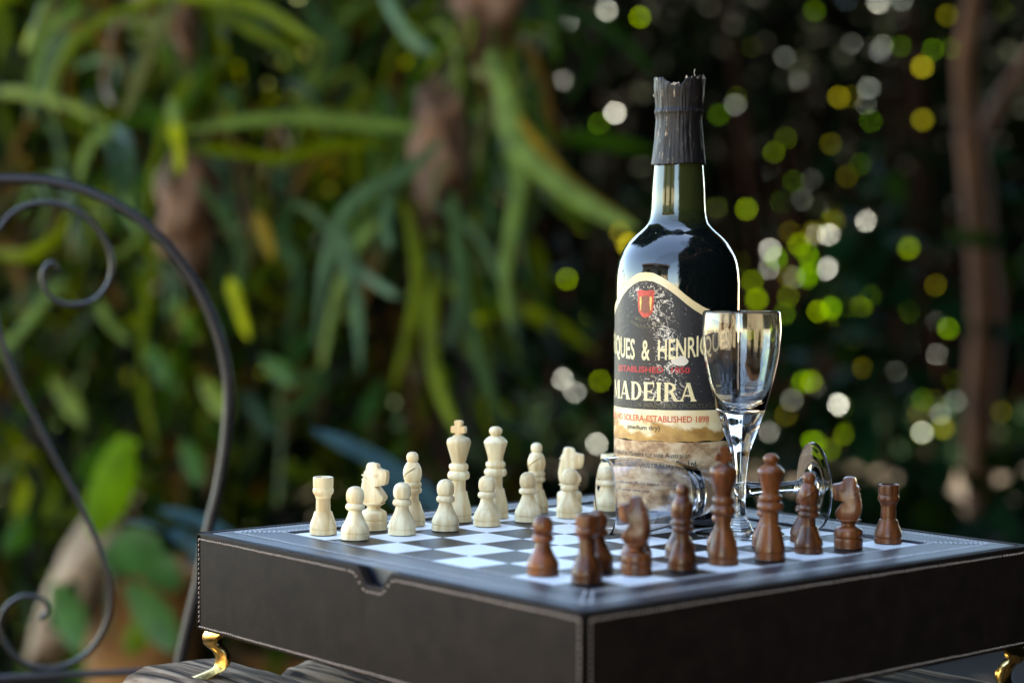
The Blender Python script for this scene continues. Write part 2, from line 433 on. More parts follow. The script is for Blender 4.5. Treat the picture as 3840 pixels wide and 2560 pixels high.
fr(F2, [([(690, 420), (650, 540), (690, 640), (655, 800)], 44)], 'teal', 84)
fr(F2, [([(930, 470), (960, 620), (940, 760), (900, 900)], 40)], 'olive', 80)
fr(F2, [([(760, 850), (715, 905), (640, 962)], 42), ([(760, 850), (700, 870), (660, 860)], 34)], 'teal', 78)
fr(F2, [([(1000, 620), (985, 760), (1010, 900), (1060, 1010)], 44)], 'olive', 82)
fr(F3, [([(-20, 585), (60, 590), (130, 545), (165, 480)], 44)], 'olive', 74)
fr(F3, [([(150, 640), (90, 700), (20, 790), (-30, 830)], 36)], 'pale', 78)
fr(F3, [([(230, 690), (250, 740), (300, 790)], 32)], 'pale', 78)
# more fronds, unplanned, filling each clump
for i in range(150):
    par, cx, cy = rnd.choice([(F1, 350, 20), (F2, 950, 380), (F3, 380, 480), (F4, 1080, 60)])
    x = rnd.gauss(cx, 190 if cx < 1000 else 110); y = rnd.gauss(cy, 170)
    L = rnd.uniform(180, 420); d = rnd.choice((-1, 1)) * rnd.uniform(0.1, 0.9)
    pts = [(x, y)]; vx, vy = d, rnd.uniform(-0.4, 0.5)
    for k in range(4):
        x += vx * L / 4; y += vy * L / 4; vy += 0.35; vx *= 0.75; pts.append((x, y))
    if x > 1280: continue
    br = [(pts, rnd.uniform(16, 34))]
    if rnd.random() < 0.5:
        q = pts[2]; br.append(([q, (q[0] - vx * 60 + 20, q[1] + 50), (q[0] - vx * 90 + rnd.uniform(-30, 30), q[1] + 120)], 20))
    fr(par, br, rnd.choice(['teal', 'olive', 'olive', 'green', 'green', 'dark', 'dark', 'pale', 'taupe', 'brown', 'blue']), rnd.uniform(78, 96))

# --- agave-like blue straps and broad leaves low at the left
def strap_plant(label, base, straps, color):
    r = empty('strap_plant', at(*base)); tag(r, label, 'plant')
    for path, w, Z in straps:
        V, F = [], []
        frond_geo(V, F, path, px2sq(w, Z), px2sq(w * 0.6, Z), 0.25, Z, Z - 3)
        loc = r.location / S
        mk('leaf', [v - loc for v in V], F, leafmat('frond ' + color, FM[color][0]), r, smooth=True)
    return r
FM['steel'] = ((0.035, 0.080, 0.095),)
strap_plant('blue grey strap leaved plant rising behind the left end of the chess box', (560, 1330, 60),
            [([(600, 1340), (480, 1270), (390, 1220), (285, 1198)], 44, 58), ([(600, 1290), (500, 1215), (430, 1185), (365, 1170)], 34, 62), ([(640, 1300), (560, 1250), (500, 1260), (420, 1300)], 34, 66)], 'steel')
strap_plant('long blue grey strap leaves slanting behind the white knight and bishop', (1060, 1230, 62),
            [([(1080, 1230), (960, 1120), (850, 1045), (715, 985)], 52, 60), ([(1010, 1240), (900, 1130), (850, 1060)], 36, 68)], 'steel')
def broad_plant(label, base, leaves):
    r = empty('broad_leaved_plant', at(*base)); tag(r, label, 'plant')
    loc = r.location / S
    P = [at(base[0], base[1] + 260, base[2]) - loc, at(base[0] + 8, base[1] + 90, base[2]) - loc, Vector((0, 0, 0))]
    tube('stem', P, 0.12, mat('green stem', (0.06, 0.1, 0.03), 0.6, 0.2), r, 6, 4)
    for x0, y0, x1, y1, w, Z, c in leaves:
        V, F = [], []; p0, p1 = at(x0, y0, Z), at(x1, y1, Z - 2)
        n = 8; ax = p1 - p0; s = ax.cross(FW).normalized(); nn = s.cross(ax).normalized(); W = px2sq(w, Z) / 2
        for i in range(n + 1):
            u = i / n; ww = W * math.sin(math.pi * min(1, u * 0.93 + 0.05)) ** 0.7
            c0 = p0 + ax * u + nn * (-W * 0.8 * u * u)
            V += [c0 - s * ww + nn * ww * 0.3, c0 - loc * 0, c0 + s * ww + nn * ww * 0.3]
        for i in range(n):
            k = 3 * i; F += [(k, k + 1, k + 4, k + 3), (k + 1, k + 2, k + 5, k + 4)]
        mk('leaf', [v - loc for v in V], F, leafmat('frond ' + c, FM[c][0], trans=0.35), r, smooth=True)
FM['lime'] = ((0.12, 0.22, 0.003),); FM['jade'] = ((0.028, 0.085, 0.018),)
broad_plant('broad leaved plant with a bright lime leaf seen through the iron chair', (250, 1200, 80),
            [(285, 1000, 220, 1250, 100, 72, 'lime'), (250, 1010, 180, 1120, 60, 78, 'green'), (230, 1290, 400, 1240, 110, 70, 'jade'), (330, 1330, 440, 1300, 90, 74, 'jade'),
             (290, 1340, 420, 1500, 85, 72, 'green'), (330, 1400, 300, 1520, 60, 74, 'olive'), (120, 1340, 200, 1500, 80, 76, 'green'), (170, 1330, 120, 1460, 60, 78, 'dark'), (60, 1180, 20, 1290, 60, 82, 'green'), (420, 1010, 470, 1120, 50, 88, 'green'), (200, 1060, 330, 1010, 44, 80, 'lime')])
broad_plant('bushy plant with mid green leaves left of the white rook', (640, 900, 90),
            [(600, 820, 690, 890, 46, 84, 'green'), (560, 900, 640, 1010, 44, 88, 'dark'), (460, 870, 540, 970, 50, 86, 'olive'), (720, 750, 650, 860, 40, 88, 'jade'),
             (330, 790, 420, 910, 46, 90, 'green'), (120, 870, 200, 980, 44, 92, 'olive'), (400, 690, 460, 790, 36, 92, 'lime'), (880, 870, 820, 1000, 42, 90, 'jade')])

# --- terracotta pots and log low at the left
def pot(label, cx, cy, Z, h, r0, r1, m):
    p = at(cx, cy, Z)
    r = empty('plant_pot', p); tag(r, label, 'pot')
    lathe('body', [(0, 0), (r0, 0), (r0 + (r1 - r0) * 0.5, h * 0.45), (r1, h * 0.85), (r1, h * 0.88), (r1 * 1.1, h * 0.88), (r1 * 1.12, h * 0.98), (r1 * 1.08, h), (r1 * 0.95, h), (r1 * 0.9, h * 0.85), (0, h * 0.84)], m, r, 40, 3)
    V = [];F = []
    return r
TC = mat('weathered terracotta', (0.22, 0.09, 0.02), 0.8, 0.35, 6, 0.4, 40)
pot('large terracotta pot low behind the iron chair', 330, 1600, 92, 8.2, 3.2, 4.2, TC)
pot('wide terracotta pot standing behind the weathered table under the chess box', 760, 1590, 100, 3.4, 5.5, 6.6, TC)
def rock():
    bm = bmesh.new(); bmesh.ops.create_icosphere(bm, subdivisions=4, radius=1)
    for v in bm.verts:
        k = 1 + 0.3 * pnoise(v.co * 1.2) + 0.12 * pnoise(v.co * 4)
        v.co = Vector((v.co.x * 1.65 * k, v.co.y * 1.65 * k, v.co.z * 5.8 * k))
    o = bm_obj('leaning_boulder', bm, mat('sandstone', (0.26, 0.17, 0.10), 0.85, 0.35, 4, 0.5, 30), smooth=True)
    o.location = at(185, 1330, 88) * S
    o.rotation_euler = (Matrix.Rotation(math.radians(28), 3, fh) ).to_euler()
    tag(o, 'pale sandstone boulder leaning behind the scrolls of the iron chair', 'rock')
rock()

# --- trees
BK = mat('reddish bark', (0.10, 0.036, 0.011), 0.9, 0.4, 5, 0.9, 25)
def tree(label, paths, loc, m=BK):
    r = empty('tree', loc); tag(r, label, 'tree')
    for i, (P, r0, r1) in enumerate(paths):
        tube('trunk' if i == 0 else 'branch', [p - Vector(loc) for p in P], (lambda r0, r1: (lambda t: r0 + (r1 - r0) * t))(r0, r1), m, r, 12, 6)
    return r
T1 = tree('slender reddish tree trunk that forks at the right edge of the garden',
     [([at(2270, 2500, 215), at(2262, 1500, 212), at(2250, 1000, 208), at(2262, 700, 205), at(2240, 420, 203), at(2225, 300, 202)], 1.9, 1.45),
      ([at(2232, 340, 202), at(2215, 150, 200), at(2240, -60, 200), at(2230, -400, 198)], 1.2, 0.8),
      ([at(2238, 350, 203), at(2300, 230, 206), at(2380, 110, 208), at(2480, -80, 210)], 1.0, 0.6)], at(2270, 2500, 215))
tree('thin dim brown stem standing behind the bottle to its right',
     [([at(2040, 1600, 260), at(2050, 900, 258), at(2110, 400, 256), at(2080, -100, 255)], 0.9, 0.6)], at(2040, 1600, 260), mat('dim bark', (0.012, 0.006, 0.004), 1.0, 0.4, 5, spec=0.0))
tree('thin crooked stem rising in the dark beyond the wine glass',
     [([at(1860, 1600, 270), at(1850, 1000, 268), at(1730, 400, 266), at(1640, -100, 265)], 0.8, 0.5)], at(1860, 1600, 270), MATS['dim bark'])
tree('reddish brown stump trunk carrying the staghorn ferns',
     [([at(1020, 1700, 104), at(1000, 900, 104), at(985, 560, 103), at(1060, 100, 102), at(1100, -300, 102)], 2.6, 1.8)], at(1020, 1700, 104), mat('fern tree bark', (0.07, 0.03, 0.016), 0.9, 0.5, 8))
tree('narrow pinkish trunk behind the ferns left of the middle',
     [([at(640, 1700, 110), at(668, 800, 108), at(700, 520, 107), at(720, 200, 106)], 1.2, 0.8)], at(640, 1700, 110), mat('pink bark', (0.12, 0.055, 0.035), 0.9, 0.4, 8))

# --- sunlit sprays: single leaves that catch the sun far back
def zc(z, k, ox, oy): return ((ox + k * z[0]) / 1.6327, (oy + k * z[1]) / 1.6327, z[2], z[3])
G2 = [(630,45,'W',.8),(472,92,'W',.35),(170,105,'W',.3),(400,10,'W',.2),(770,70,'G',.12),(1490,45,'G',.5),(1620,5,'W',.6),(1755,15,'W',.7),(1845,0,'W',.5),(1230,195,'G',.15),(1640,180,'W',.15),
 (1755,215,'W',.9),(1768,190,'W',.4),(1845,190,'G',.25),(2035,65,'G',.35),(2050,200,'G',.15),(1930,275,'G',.35),(1365,235,'W',.3),(1712,365,'W',.8),(1700,430,'W',.3),(1932,495,'G',.55),(1590,400,'G',.2),
 (1640,400,'G',.15),(1095,475,'G',.25),(1160,432,'W',.4),(665,465,'W',.35),(600,510,'G',.12),(455,330,'W',.12),(1370,570,'G',.1),(1555,590,'G',.15),(1710,590,'G',.2),(1720,500,'G',.2),(1580,890,'G',.8),(1575,900,'W',.4),(1485,960,'G',.6),
 (1490,970,'W',.3),(1700,910,'W',.35),(1305,1030,'W',.4),(1330,1060,'G',.4),(1540,1100,'W',1.0),(1535,1110,'W',.5),(1470,1140,'G',.8),(1570,1240,'G',1.0),(1565,1270,'G',.5),(1675,1270,'G',.35),(1680,1220,'G',.3),(1250,1235,'G',.3),(1425,1010,'G',.25),
 (1615,1020,'W',.15),(1880,1020,'G',.35),(1880,1080,'W',.25),(1883,1280,'G',.3),(2040,1350,'G',.25),(570,1290,'G',.5),(590,1190,'W',.2),(690,960,'G',.5),(720,1010,'G',.7),(530,930,'G',.15),(470,1150,'G',.15),
 (1180,1080,'G',.2),(1375,1350,'G',.3),(1540,1350,'G',.35),(1380,1220,'G',.1),(1310,940,'W',.12),(405,1280,'G',.12)]
G3 = [(445,965,'W',.35),(648,995,'W',1.6),(655,985,'W',.8),(690,930,'W',.25),(555,1130,'G',1.3),(545,1145,'G',.7),(600,1100,'W',.45),(685,1115,'G',.4),(620,1190,'G',.3),(600,620,'G',.35),(530,750,'G',.2),(445,790,'G',.4),
 (640,760,'G',.2),(770,820,'G',.2),(800,1030,'G',.3),(1037,962,'G',.35),(1125,1030,'W',.9),(1130,1090,'G',.6),(1185,970,'W',.45),(1040,1110,'W',.45),(968,1125,'W',.4),(945,1245,'G',.25),(1120,1295,'G',.4),
 (1038,1330,'W',.3),(1070,1370,'G',.3),(1155,640,'G',.25),(400,650,'G',.3),(340,1110,'W',.12),(420,1030,'G',.2),(460,1300,'G',.3),(830,740,'W',.15)]
GL = [(660,610,'G',.6),(15,360,'G',1.0),(40,385,'G',1.0),(20,340,'G',.6),(85,375,'G',.3),(22,945,'G',.9),(350,935,'G',.3),(55,840,'G',.2),(1290,870,'W',.35),(1320,900,'W',.25),(1370,1020,'W',.3),(1225,280,'W',.2),
 (300,20,'G',.1),(15,180,'G',.25),(1145,1010,'G',.12),(1250,760,'G',.12),(230,90,'G',.12)]
GLW = leafmat('glossy sunlit leaf', (0.10, 0.18, 0.12), tcol=(0.22, 0.36, 0.2), trans=0.2, rough=0.34, spec=1.0)
for _n in GLW.node_tree.nodes:
    if _n.type == 'BSDF_PRINCIPLED': _n.inputs['Specular Tint'].default_value = (0.78, 0.93, 1.0, 1)   # cool sky tint put into the white glints
GLG = leafmat('translucent sunlit leaf', (0.26, 0.42, 0.01), tcol=(0.48, 0.80, 0.01), trans=0.65, rough=0.6, spec=0.1)
GLGS = [GLG, GLG, leafmat('deep green sunlit leaf', (0.10, 0.26, 0.01), tcol=(0.22, 0.55, 0.01), trans=0.65, rough=0.6, spec=0.1), leafmat('olive sunlit leaf', (0.26, 0.26, 0.02), tcol=(0.50, 0.46, 0.02), trans=0.55, rough=0.6, spec=0.1)]
hv = (SUN - FW).normalized()
def glint(px, py, kind, b, shrub):
    Z = rnd.uniform(222, 265) if px > 1100 else rnd.uniform(200, 240)
    p = at(px, py, Z); base = shrub.location / S
    L = (0.85 if kind == 'W' else 1.25) * math.sqrt(b * rnd.uniform(0.6, 1.3)) * Z / 250; V, F = [], []
    j = 0.10 if kind == 'W' else 0.30
    n = ((hv if kind == 'W' else -FW) + rdir() * j).normalized()
    ax = n.orthogonal().normalized(); ax = Matrix.Rotation(rnd.uniform(0, 6.28), 3, n) @ ax
    leaf_geo(V, F, p - base - ax * L * 0.5, ax, n, L * 1.25, L * 1.1, 0.06)
    mk('leaf', V, F, GLW if kind == 'W' else rnd.choice(GLGS), shrub)
def shrub(label, bx, by, Z, seeds):
    r = empty('tall_shrub', at(bx, by, Z)); tag(r, label, 'shrub', 'thin shrubs in the sun before the hedge')
    V, F = [], []; base = r.location / S
    for s in seeds:
        px, py = s[0], s[1]
        if rnd.random() < 0.5:
            tubegeo(catmull([at(bx, by, Z) - base, at((bx + px) / 2, (by + py) / 2 - 60, Z) - base, at(px, py + 6, Z + 20) - base], 4), 0.1, 4, V, F)
    mk('stem', V, F, mat('dim bark', (0, 0, 0)), r)
    for s in seeds: glint(*s, r)
SD = [zc(z, 0.91, 1700, 0) for z in G2] + [zc(z, 0.829, 2600, 700) for z in G3] + GL
for cx_, cy_ in ((1880, 600), (1880, 600), (1950, 940), (2110, 960), (1780, 690), (1900, 760), (1900, 470)):
    for i in range(7):
        SD.append((rnd.gauss(cx_, 45), rnd.gauss(cy_, 60), rnd.choice('WGG'), 0.04 * 10 ** rnd.uniform(0, 0.95)))
for i in range(65):      # small extra glints, denser to the right
    x = rnd.gauss(1950, 230); y = rnd.gauss(820, 300)
    SD.append((x, y, rnd.choice('WGGG'), 0.012 * 10 ** rnd.uniform(0, 1.1)))
shrub('thin shrub with sunlit leaves far back at the left', 200, 1700, 240, [s for s in SD if s[0] < 1100])
shrub('thin shrub with sunlit leaves glinting to the left of the bottle neck', 1300, 1700, 260, [s for s in SD if 1100 <= s[0] < 1560])
shrub('sparse shrub with many bright leaves right of the bottle and the upright glass', 1850, 1700, 260, [s for s in SD if 1560 <= s[0] < 2010])
shrub('sparse shrub with scattered bright leaves by the forked tree trunk', 2180, 1700, 260, [s for s in SD if s[0] >= 2010])

# --- added unseen tree, crown shaped to keep sun off table and ferns
def sun_blocker_tree():
    K = 1 / S
    base = CAM + fh * (3.9 * K) + rh * (2.1 * K); base.z = ZG
    r = empty('sun_blocker_tree', base); tag(r, 'unseen tree canopy added to block the sun over the table and the ferns', 'tree')
    cc = CAM + fh * (5.6 * K) + rh * (1.25 * K); cc.z = 2.75 * K
    tube('trunk', [Vector((0, 0, 0)), Vector((0, 0, 60)) + rh * 4, (cc - base) * 0.6 + Vector((0, 0, 35)), cc - base], lambda t: 5.5 - 4 * t, BK, r, 10, 6)
    V, F = [], []
    for i in range(21000):
        x_ = rnd.uniform(-2.3, 3.6); y_ = rnd.uniform(1.85, 8.6)
        if y_ > 5.9 + max(0, x_ + 0.2) * 3.2 + 0.3 * math.sin(x_ * 5): continue
        if ((x_ - .6) / 3.1) ** 4 + ((y_ - 5) / 3.7) ** 4 > 1: continue
        p = CAM + rh * (x_ * K) + fh * (y_ * K); p.z = cc.z + rnd.uniform(-10, 10)
        leaf_geo(V, F, p - base, rdir(-0.2), rdir(0.9), rnd.uniform(5, 8), rnd.uniform(4, 6))
    o = mk('crown', V, F, leafmat('sun blocker leaf', (0.03, 0.06, 0.015), trans=0.2), r)
sun_blocker_tree()

# --- behind the camera: house wall added for warm bounce light, pergola the bottle reflects
def house():
    K = 1 / S
    p = CAM - fh * (1.2 * K) - rh * (2.9 * K); p.z = ZG
    ang = math.atan2(rh.y, rh.x) + math.radians(-42)
    r = empty('fill_house', p, ang); tag(r, 'unseen pale house placed behind the viewer to bounce warm fill light', 'house')
    wm = mat('cream render', (0.80, 0.68, 0.48), 0.9, 0.1, 2)  # warm tone chosen for the light it bounces onto the table
    W, H, T = 55, 66, 6
    def wallbox(x0, z0, x1, z1): 
        V, F = boxgeo(x0, -T, z0, x1, 0, z1); return V, F
    V, F = [], []
    xs = [-W, -34, -16, 12, 30, W]
    for i in range(5):
        zz = [(0, H)] if i % 2 == 0 else [(0, 26), (58, H)]
        for z0, z1 in zz:
            v, f = wallbox(xs[i] + (0.0), z0, xs[i + 1], z1); b = len(V); V += v; F += [tuple(k + b for k in q) for q in f]
    mk('wall', V, F, wm, r)
    for x0, x1 in ((-34, -16), (12, 30)):
        v, f = boxgeo(x0 + .5, -4, 26.5, x1 - .5, -3.4, 57.5); mk('window', v, f, mat('window glass', (0.1, 0.06, 0.03), 0.1, 0), r)
        V, F = [], []
        for a_ in range(4):
            xx = x0 + .4 + (x1 - x0 - 1.8) * a_ / 3; v, f = boxgeo(xx, -3.3, 26.2, xx + 1, -2.4, 57.8); b = len(V); V += v; F += [tuple(k + b for k in q) for q in f]
        mk('window_frame', V, F, mat('orange timber', (0.5, 0.24, 0.06), 0.6, 0.2), r)
    v, f = boxgeo(-W - 4, -T - 30, H + .1, W + 4, 8, H + 4); mk('roof', v, f, mat('roof tile', (0.12, 0.06, 0.04), 0.9, 0.3), r)
house()
def pergola():
    K = 1 / S
    p = CAM - fh * (0.3 * K) + Vector((0, 0, 0)); p.z = ZG
    r = empty('wire_pergola', p); tag(r, 'arched wire pergola over the seat behind the viewer', 'pergola')
    im = mat('dark iron', (0.02, 0.02, 0.022), 0.5, 0)
    for i in range(9):
        o = -fh * (i * 0.28 * K)
        P = [o + rh * (1.9 * K * math.cos(t)) * -1 + Vector((0, 0, (1.5 + 1.6 * math.sin(t)) * K)) for t in [math.pi * k / 10 for k in range(11)]]
        P = [Vector((P[0].x, P[0].y, 0))] + P + [Vector((P[-1].x, P[-1].y, 0))]
        tube('arch', P, 0.5, im, r, 6, 3)
    for i in range(7):
        t = math.pi * (i + 2) / 10
        q = rh * (-1.9 * K * math.cos(t)) + Vector((0, 0, (1.5 + 1.6 * math.sin(t)) * K))
        tube('rail', [q, q - fh * (1.1 * K), q - fh * (2.24 * K)], 0.35, im, r, 6, 2)
pergola()
def bare_tree():
    K = 1 / S
    base = CAM - fh * (1.6 * K) + rh * (1.5 * K); base.z = ZG
    r = empty('bare_tree', base); tag(r, 'leafless tree with spreading twigs behind the viewer', 'tree')
    V, F = [], []
    def grow(p, d, L, rad, dep):
        q = p + d * L * 0.5 + rdir() * L * 0.06; e = p + d * L
        tubegeo([p, q, e], lambda t: rad * (1 - 0.35 * t), 5, V, F, False)
        if dep == 0: return
        for k in range(3):
            grow(e, (d + rdir(0.15) * 0.75).normalized(), L * rnd.uniform(0.62, 0.8), rad * 0.6, dep - 1)
    tube('trunk', [Vector((0, 0, 0)), Vector((1, 1, 30)), Vector((0, 2, 62))], lambda t: 3.4 - 1.4 * t, BK, r, 8, 4)
    for k in range(4): grow(Vector((0, 2, 60)), (rdir(0.6) - rh * 0.5 + fh * 0.15).normalized(), 32, 1.7, 4)
    mk('branch', V, F, BK, r)
bare_tree()

# ------------------------------------------------------------------ wrought iron chair behind the box
def chair():
    Z = 48
    IR = mat('black painted iron', (0.010, 0.009, 0.013), 0.42, 0.2, 60, 0.3, 120, spec=0.35)
    r = empty('iron_chair', at(60, 1640, Z)); tag(r, 'black wrought iron garden chair with scrolled back standing behind the table', 'chair')
    loc = r.location / S
    def P(pts, dz=0): return [at(x, y, Z + dz) - loc for x, y in pts]
    outer = [(0, 412), (100, 415), (200, 440), (300, 490), (380, 560), (450, 655), (500, 765), (524, 880), (520, 1000), (502, 1120), (480, 1210), (452, 1350), (430, 1440), (405, 1560), (395, 1640)]
    mir = lambda L: [(-60 - x, y) for x, y in L]
    full = list(reversed(mir(outer))) + outer
    tube('back_frame', P(full), px2sq(12.5, Z), IR, r, 10, 5)
    up = [(-30, 600), (-22, 560), (0, 525), (30, 490), (80, 468), (140, 470), (200, 500), (240, 550), (257, 600), (250, 650), (215, 690), (160, 700), (115, 680), (98, 645), (104, 615), (122, 603), (138, 618)]
    lo = [(-20, 700), (0, 770), (30, 860), (80, 960), (130, 1060), (180, 1150), (230, 1260), (254, 1350), (245, 1430), (200, 1500), (130, 1533), (60, 1523), (14, 1482), (0, 1440), (10, 1400), (50, 1370), (98, 1375), (110, 1402), (92, 1420)]
    for L in (up, lo):
        k = px2sq(7.5, Z)
        for q in (L, mir(L)):
            tube('scroll', P(q, -0.1), lambda t: k * (1 - 0.25 * t), IR, r, 8, 6)
    tube('crossbar', P([(-460, 1548), (-100, 1558), (150, 1549), (400, 1538)]), px2sq(8, Z), IR, r, 8, 3)
    # seat ring, bars and legs below the frame
    s0, s1 = Vector(at(395, 1640, Z)) - loc, Vector(at(-455, 1640, Z)) - loc
    fwd = -fh * 11
    tube('seat_frame', [s0, s0 + fwd * 0.9, s0 + fwd + (s1 - s0) * 0.1, s1 + fwd + (s0 - s1) * 0.1, s1 + fwd * 0.9, s1, s0], 0.13, IR, r, 8, 5)
    for i in range(1, 8):
        q = s0 + (s1 - s0) * i / 8
        tube('seat_bar', [q, q + fwd * 0.5, q + fwd], 0.09, IR, r, 6, 2)
    zf = ZG - loc.z
    for q in (s0, s1, s0 + fwd * 0.95, s1 + fwd * 0.95):
        tube('leg', [q, Vector((q.x, q.y, (q.z + zf) / 2)), Vector((q.x, q.y, zf))], 0.14, IR, r, 8, 2)
chair()

# ------------------------------------------------------------------ weathered plank table
def table():
    m = bpy.data.materials.new('weathered timber'); m.use_nodes = True; n = m.node_tree.nodes; l = m.node_tree.links
    p = n['Principled BSDF']; p.inputs['Roughness'].default_value = 0.85; p.inputs['Specular IOR Level'].default_value = 0.12
    tc = n.new('ShaderNodeTexCoord'); mp = n.new('ShaderNodeMapping'); mp.inputs['Scale'].default_value = (5, 60, 60)
    t = n.new('ShaderNodeTexNoise'); t.inputs['Scale'].default_value = 1.6; t.inputs['Detail'].default_value = 9; t.inputs['Distortion'].default_value = 1.2
    l.new(tc.outputs['Object'], mp.inputs[0]); l.new(mp.outputs[0], t.inputs['Vector'])
    r = n.new('ShaderNodeValToRGB'); e = r.color_ramp.elements
    e[0].position = 0.36; e[0].color = (0.012, 0.007, 0.004, 1); e[1].position = 0.60; e[1].color = (0.34, 0.23, 0.145, 1)
    x = e.new(0.48); x.color = (0.15, 0.092, 0.056, 1)
    l.new(t.outputs[0], r.inputs[0]); l.new(r.outputs[0], p.inputs['Base Color'])
    b = n.new('ShaderNodeBump'); b.inputs['Strength'].default_value = 1.0; b.inputs['Distance'].default_value = 0.004
    l.new(t.outputs[0], b.inputs['Height']); l.new(b.outputs[0], p.inputs['Normal'])
    root = empty('timber_table', (4, 4, ZT)); tag(root, 'low table of thick weathered grey brown planks under the chess box', 'table')
    def plank(x0, x1, y0, y1, th, seed, round_=0.35, top=0.0):
        nx, na = 26, 22; V, F = [], []
        W = (y1 - y0) / 2; cy = (y0 + y1) / 2
        for i in range(nx + 1):
            u = i / nx; x = x0 + (x1 - x0) * u
            e_ = min(1, (u * (x1 - x0)) / 0.9, ((1 - u) * (x1 - x0)) / 0.9); sh_ = 0.62 + 0.38 * math.sqrt(max(0, 1 - (1 - e_) ** 2))
            for k in range(na):
                a = 2 * math.pi * k / na; c, s = math.cos(a), math.sin(a)
                q = 0.34
                yy = math.copysign(abs(c) ** q, c) * W * (0.9 + 0.1 * sh_); zz = math.copysign(abs(s) ** q, s) * th / 2
                nz = 0.10 * pnoise(Vector((x * 0.5, yy * 2.2 + seed, seed))) + 0.05 * pnoise(Vector((x, yy * 6, seed)))
                if s > 0: zz = min(zz * (0.8 + 0.2 * sh_) + nz, th / 2 + 0.0) - 0.10 * max(0, pnoise(Vector((x * 0.25, yy * 3.5, seed + 5)))) 
                V.append((x - 4 + 0.5 * (1 if i == 0 else 0) * 0 + 0.18 * pnoise(Vector((yy, zz * 2, seed + i * 0.01))) * (1 - e_), cy + yy * (1 + 0) - 4 + nz * 0.6, zz - th / 2 + top))
        for i in range(nx):
            for k in range(na): F.append((i * na + k, (i + 1) * na + k, (i + 1) * na + (k + 1) % na, i * na + (k + 1) % na))
        F.append(tuple(range(na))); F.append(tuple(reversed(range(nx * na, (nx + 1) * na))))
        mk('plank', V, F, m, root, smooth=True, auto=45)
    plank(-2.45, 13, -2.05, 0.35, 1.9, 1.0)
    plank(-1.3, 13.5, 0.55, 4.2, 1.9, 7.0, top=-0.02)
    plank(-1.9, 12.8, 4.4, 7.4, 1.8, 13.0, top=-0.03)
    plank(-0.8, 11.6, 7.6, 9.9, 1.8, 19.0)
    for x in (0.5, 10.2):
        bevel_box('leg', x - 4 - .8, -6.6, ZG - ZT, x - 4 + .8, -5.0, -1.95, 0.1, m, root)
        bevel_box('leg', x - 4 - .8, 3.6, ZG - ZT, x - 4 + .8, 5.2, -1.95, 0.1, m, root)
    bevel_box('bearer', -4.0 - .4, -7.0, -3.4, -4.0 + .9, 5.4, -1.97, 0.1, m, root)
    bevel_box('bearer', 6.2 - .6, -7.0, -3.4, 6.2 + .7, 5.4, -1.97, 0.1, m, root)
table()

# ------------------------------------------------------------------ chess box
U0, U1, V0, V1 = -0.95, 9.28, -1.25, 9.2
ZB, ZF = -1.68, 0.045
def leather(name, col, rough=0.42, spec=0.5, sc_=1500, bump=0.35):
    m = mat(name, col, rough, 0.25, 90, bump * 0.9, sc_ * 0.7, spec=spec)
    return m
box = empty('chess_box', (4, 4, ZB))
tag(box, 'black leather chess box with cream stitching and a built in board top', 'chess box')
def L(V): return [(x - 4, y - 4, z - ZB) for x, y, z in V]
LE = leather('dark brown leather', (0.0150, 0.0100, 0.0078), 0.6, 0.08)
LT = leather('sky tinted black leather', (0.004, 0.008, 0.018), 0.36, 0.65)  # blue of the reflected sky is put into the base colour
ST = mat('cream thread', (0.36, 0.28, 0.23), 0.8, 0.2, 300)
STD = mat('grey thread', (0.5, 0.5, 0.52), 0.8, 0.2, 300)
def panel(name, A, B, notch=None, th=0.17):
    """upright side panel from A to B (outer face on the right-hand side of A->B looking down)"""
    A, B = Vector((*A, 0)), Vector((*B, 0)); d = (B - A); Ln = d.length; d.normalize(); nrm = Vector((d.y, -d.x, 0))
    top = []
    if notch:
        s0, s1, dp = notch
        top.append((0, ZF)); 
        n = 22
        top.append((s0 - 0.25, ZF))
        for i in range(n + 1):
            t = i / n
            s = s0 - 0.12 + (s1 - s0 + 0.24) * t; k = 0.5 - 0.5 * math.cos(2 * math.pi * t)
            k = min(1, k * 1.25) ** 1.0
            k = k * (1 - 0.12 * (1 - abs(2 * t - 1)) * 0)
            top.append((s, ZF - dp * (k * k * (3 - 2 * k))))
        top.append((s1 + 0.25, ZF)); top.append((Ln, ZF))
    else: top = [(Ln * i / 12, ZF + 0.0) for i in range(13)]
    bm = bmesh.new()
    def ring(off):
        vs = [bm.verts.new(A + d * s + nrm * off + Vector((0, 0, z))) for s, z in top]
        vb = [bm.verts.new(A + d * s + nrm * off + Vector((0, 0, ZB))) for s, z in top]
        return vs, vb
    (to, bo), (ti, bi) = ring(0), ring(-th)
    N = len(top)
    for i in range(N - 1):
        bm.faces.new((to[i], bo[i], bo[i + 1], to[i + 1])); bm.faces.new((ti[i], ti[i + 1], bi[i + 1], bi[i]))
        bm.faces.new((to[i], to[i + 1], ti[i + 1], ti[i])); bm.faces.new((bo[i], bi[i], bi[i + 1], bo[i + 1]))
    bm.faces.new((to[0], ti[0], bi[0], bo[0])); bm.faces.new((to[-1], bo[-1], bi[-1], ti[-1]))
    bmesh.ops.recalc_face_normals(bm, faces=bm.faces)
    ed = [e for e in bm.edges if not e.is_boundary and len(e.link_faces) == 2 and e.calc_face_angle(0) > 1.2]
    bmesh.ops.bevel(bm, geom=ed, offset=0.035, segments=3, affect='EDGES', profile=0.6)
    for v in bm.verts: v.co -= Vector((4, 4, ZB))
    bm_obj(name, bm, LE, box, smooth=True, auto=40)
    return A, d, nrm, Ln, top
SV, SF = [], []
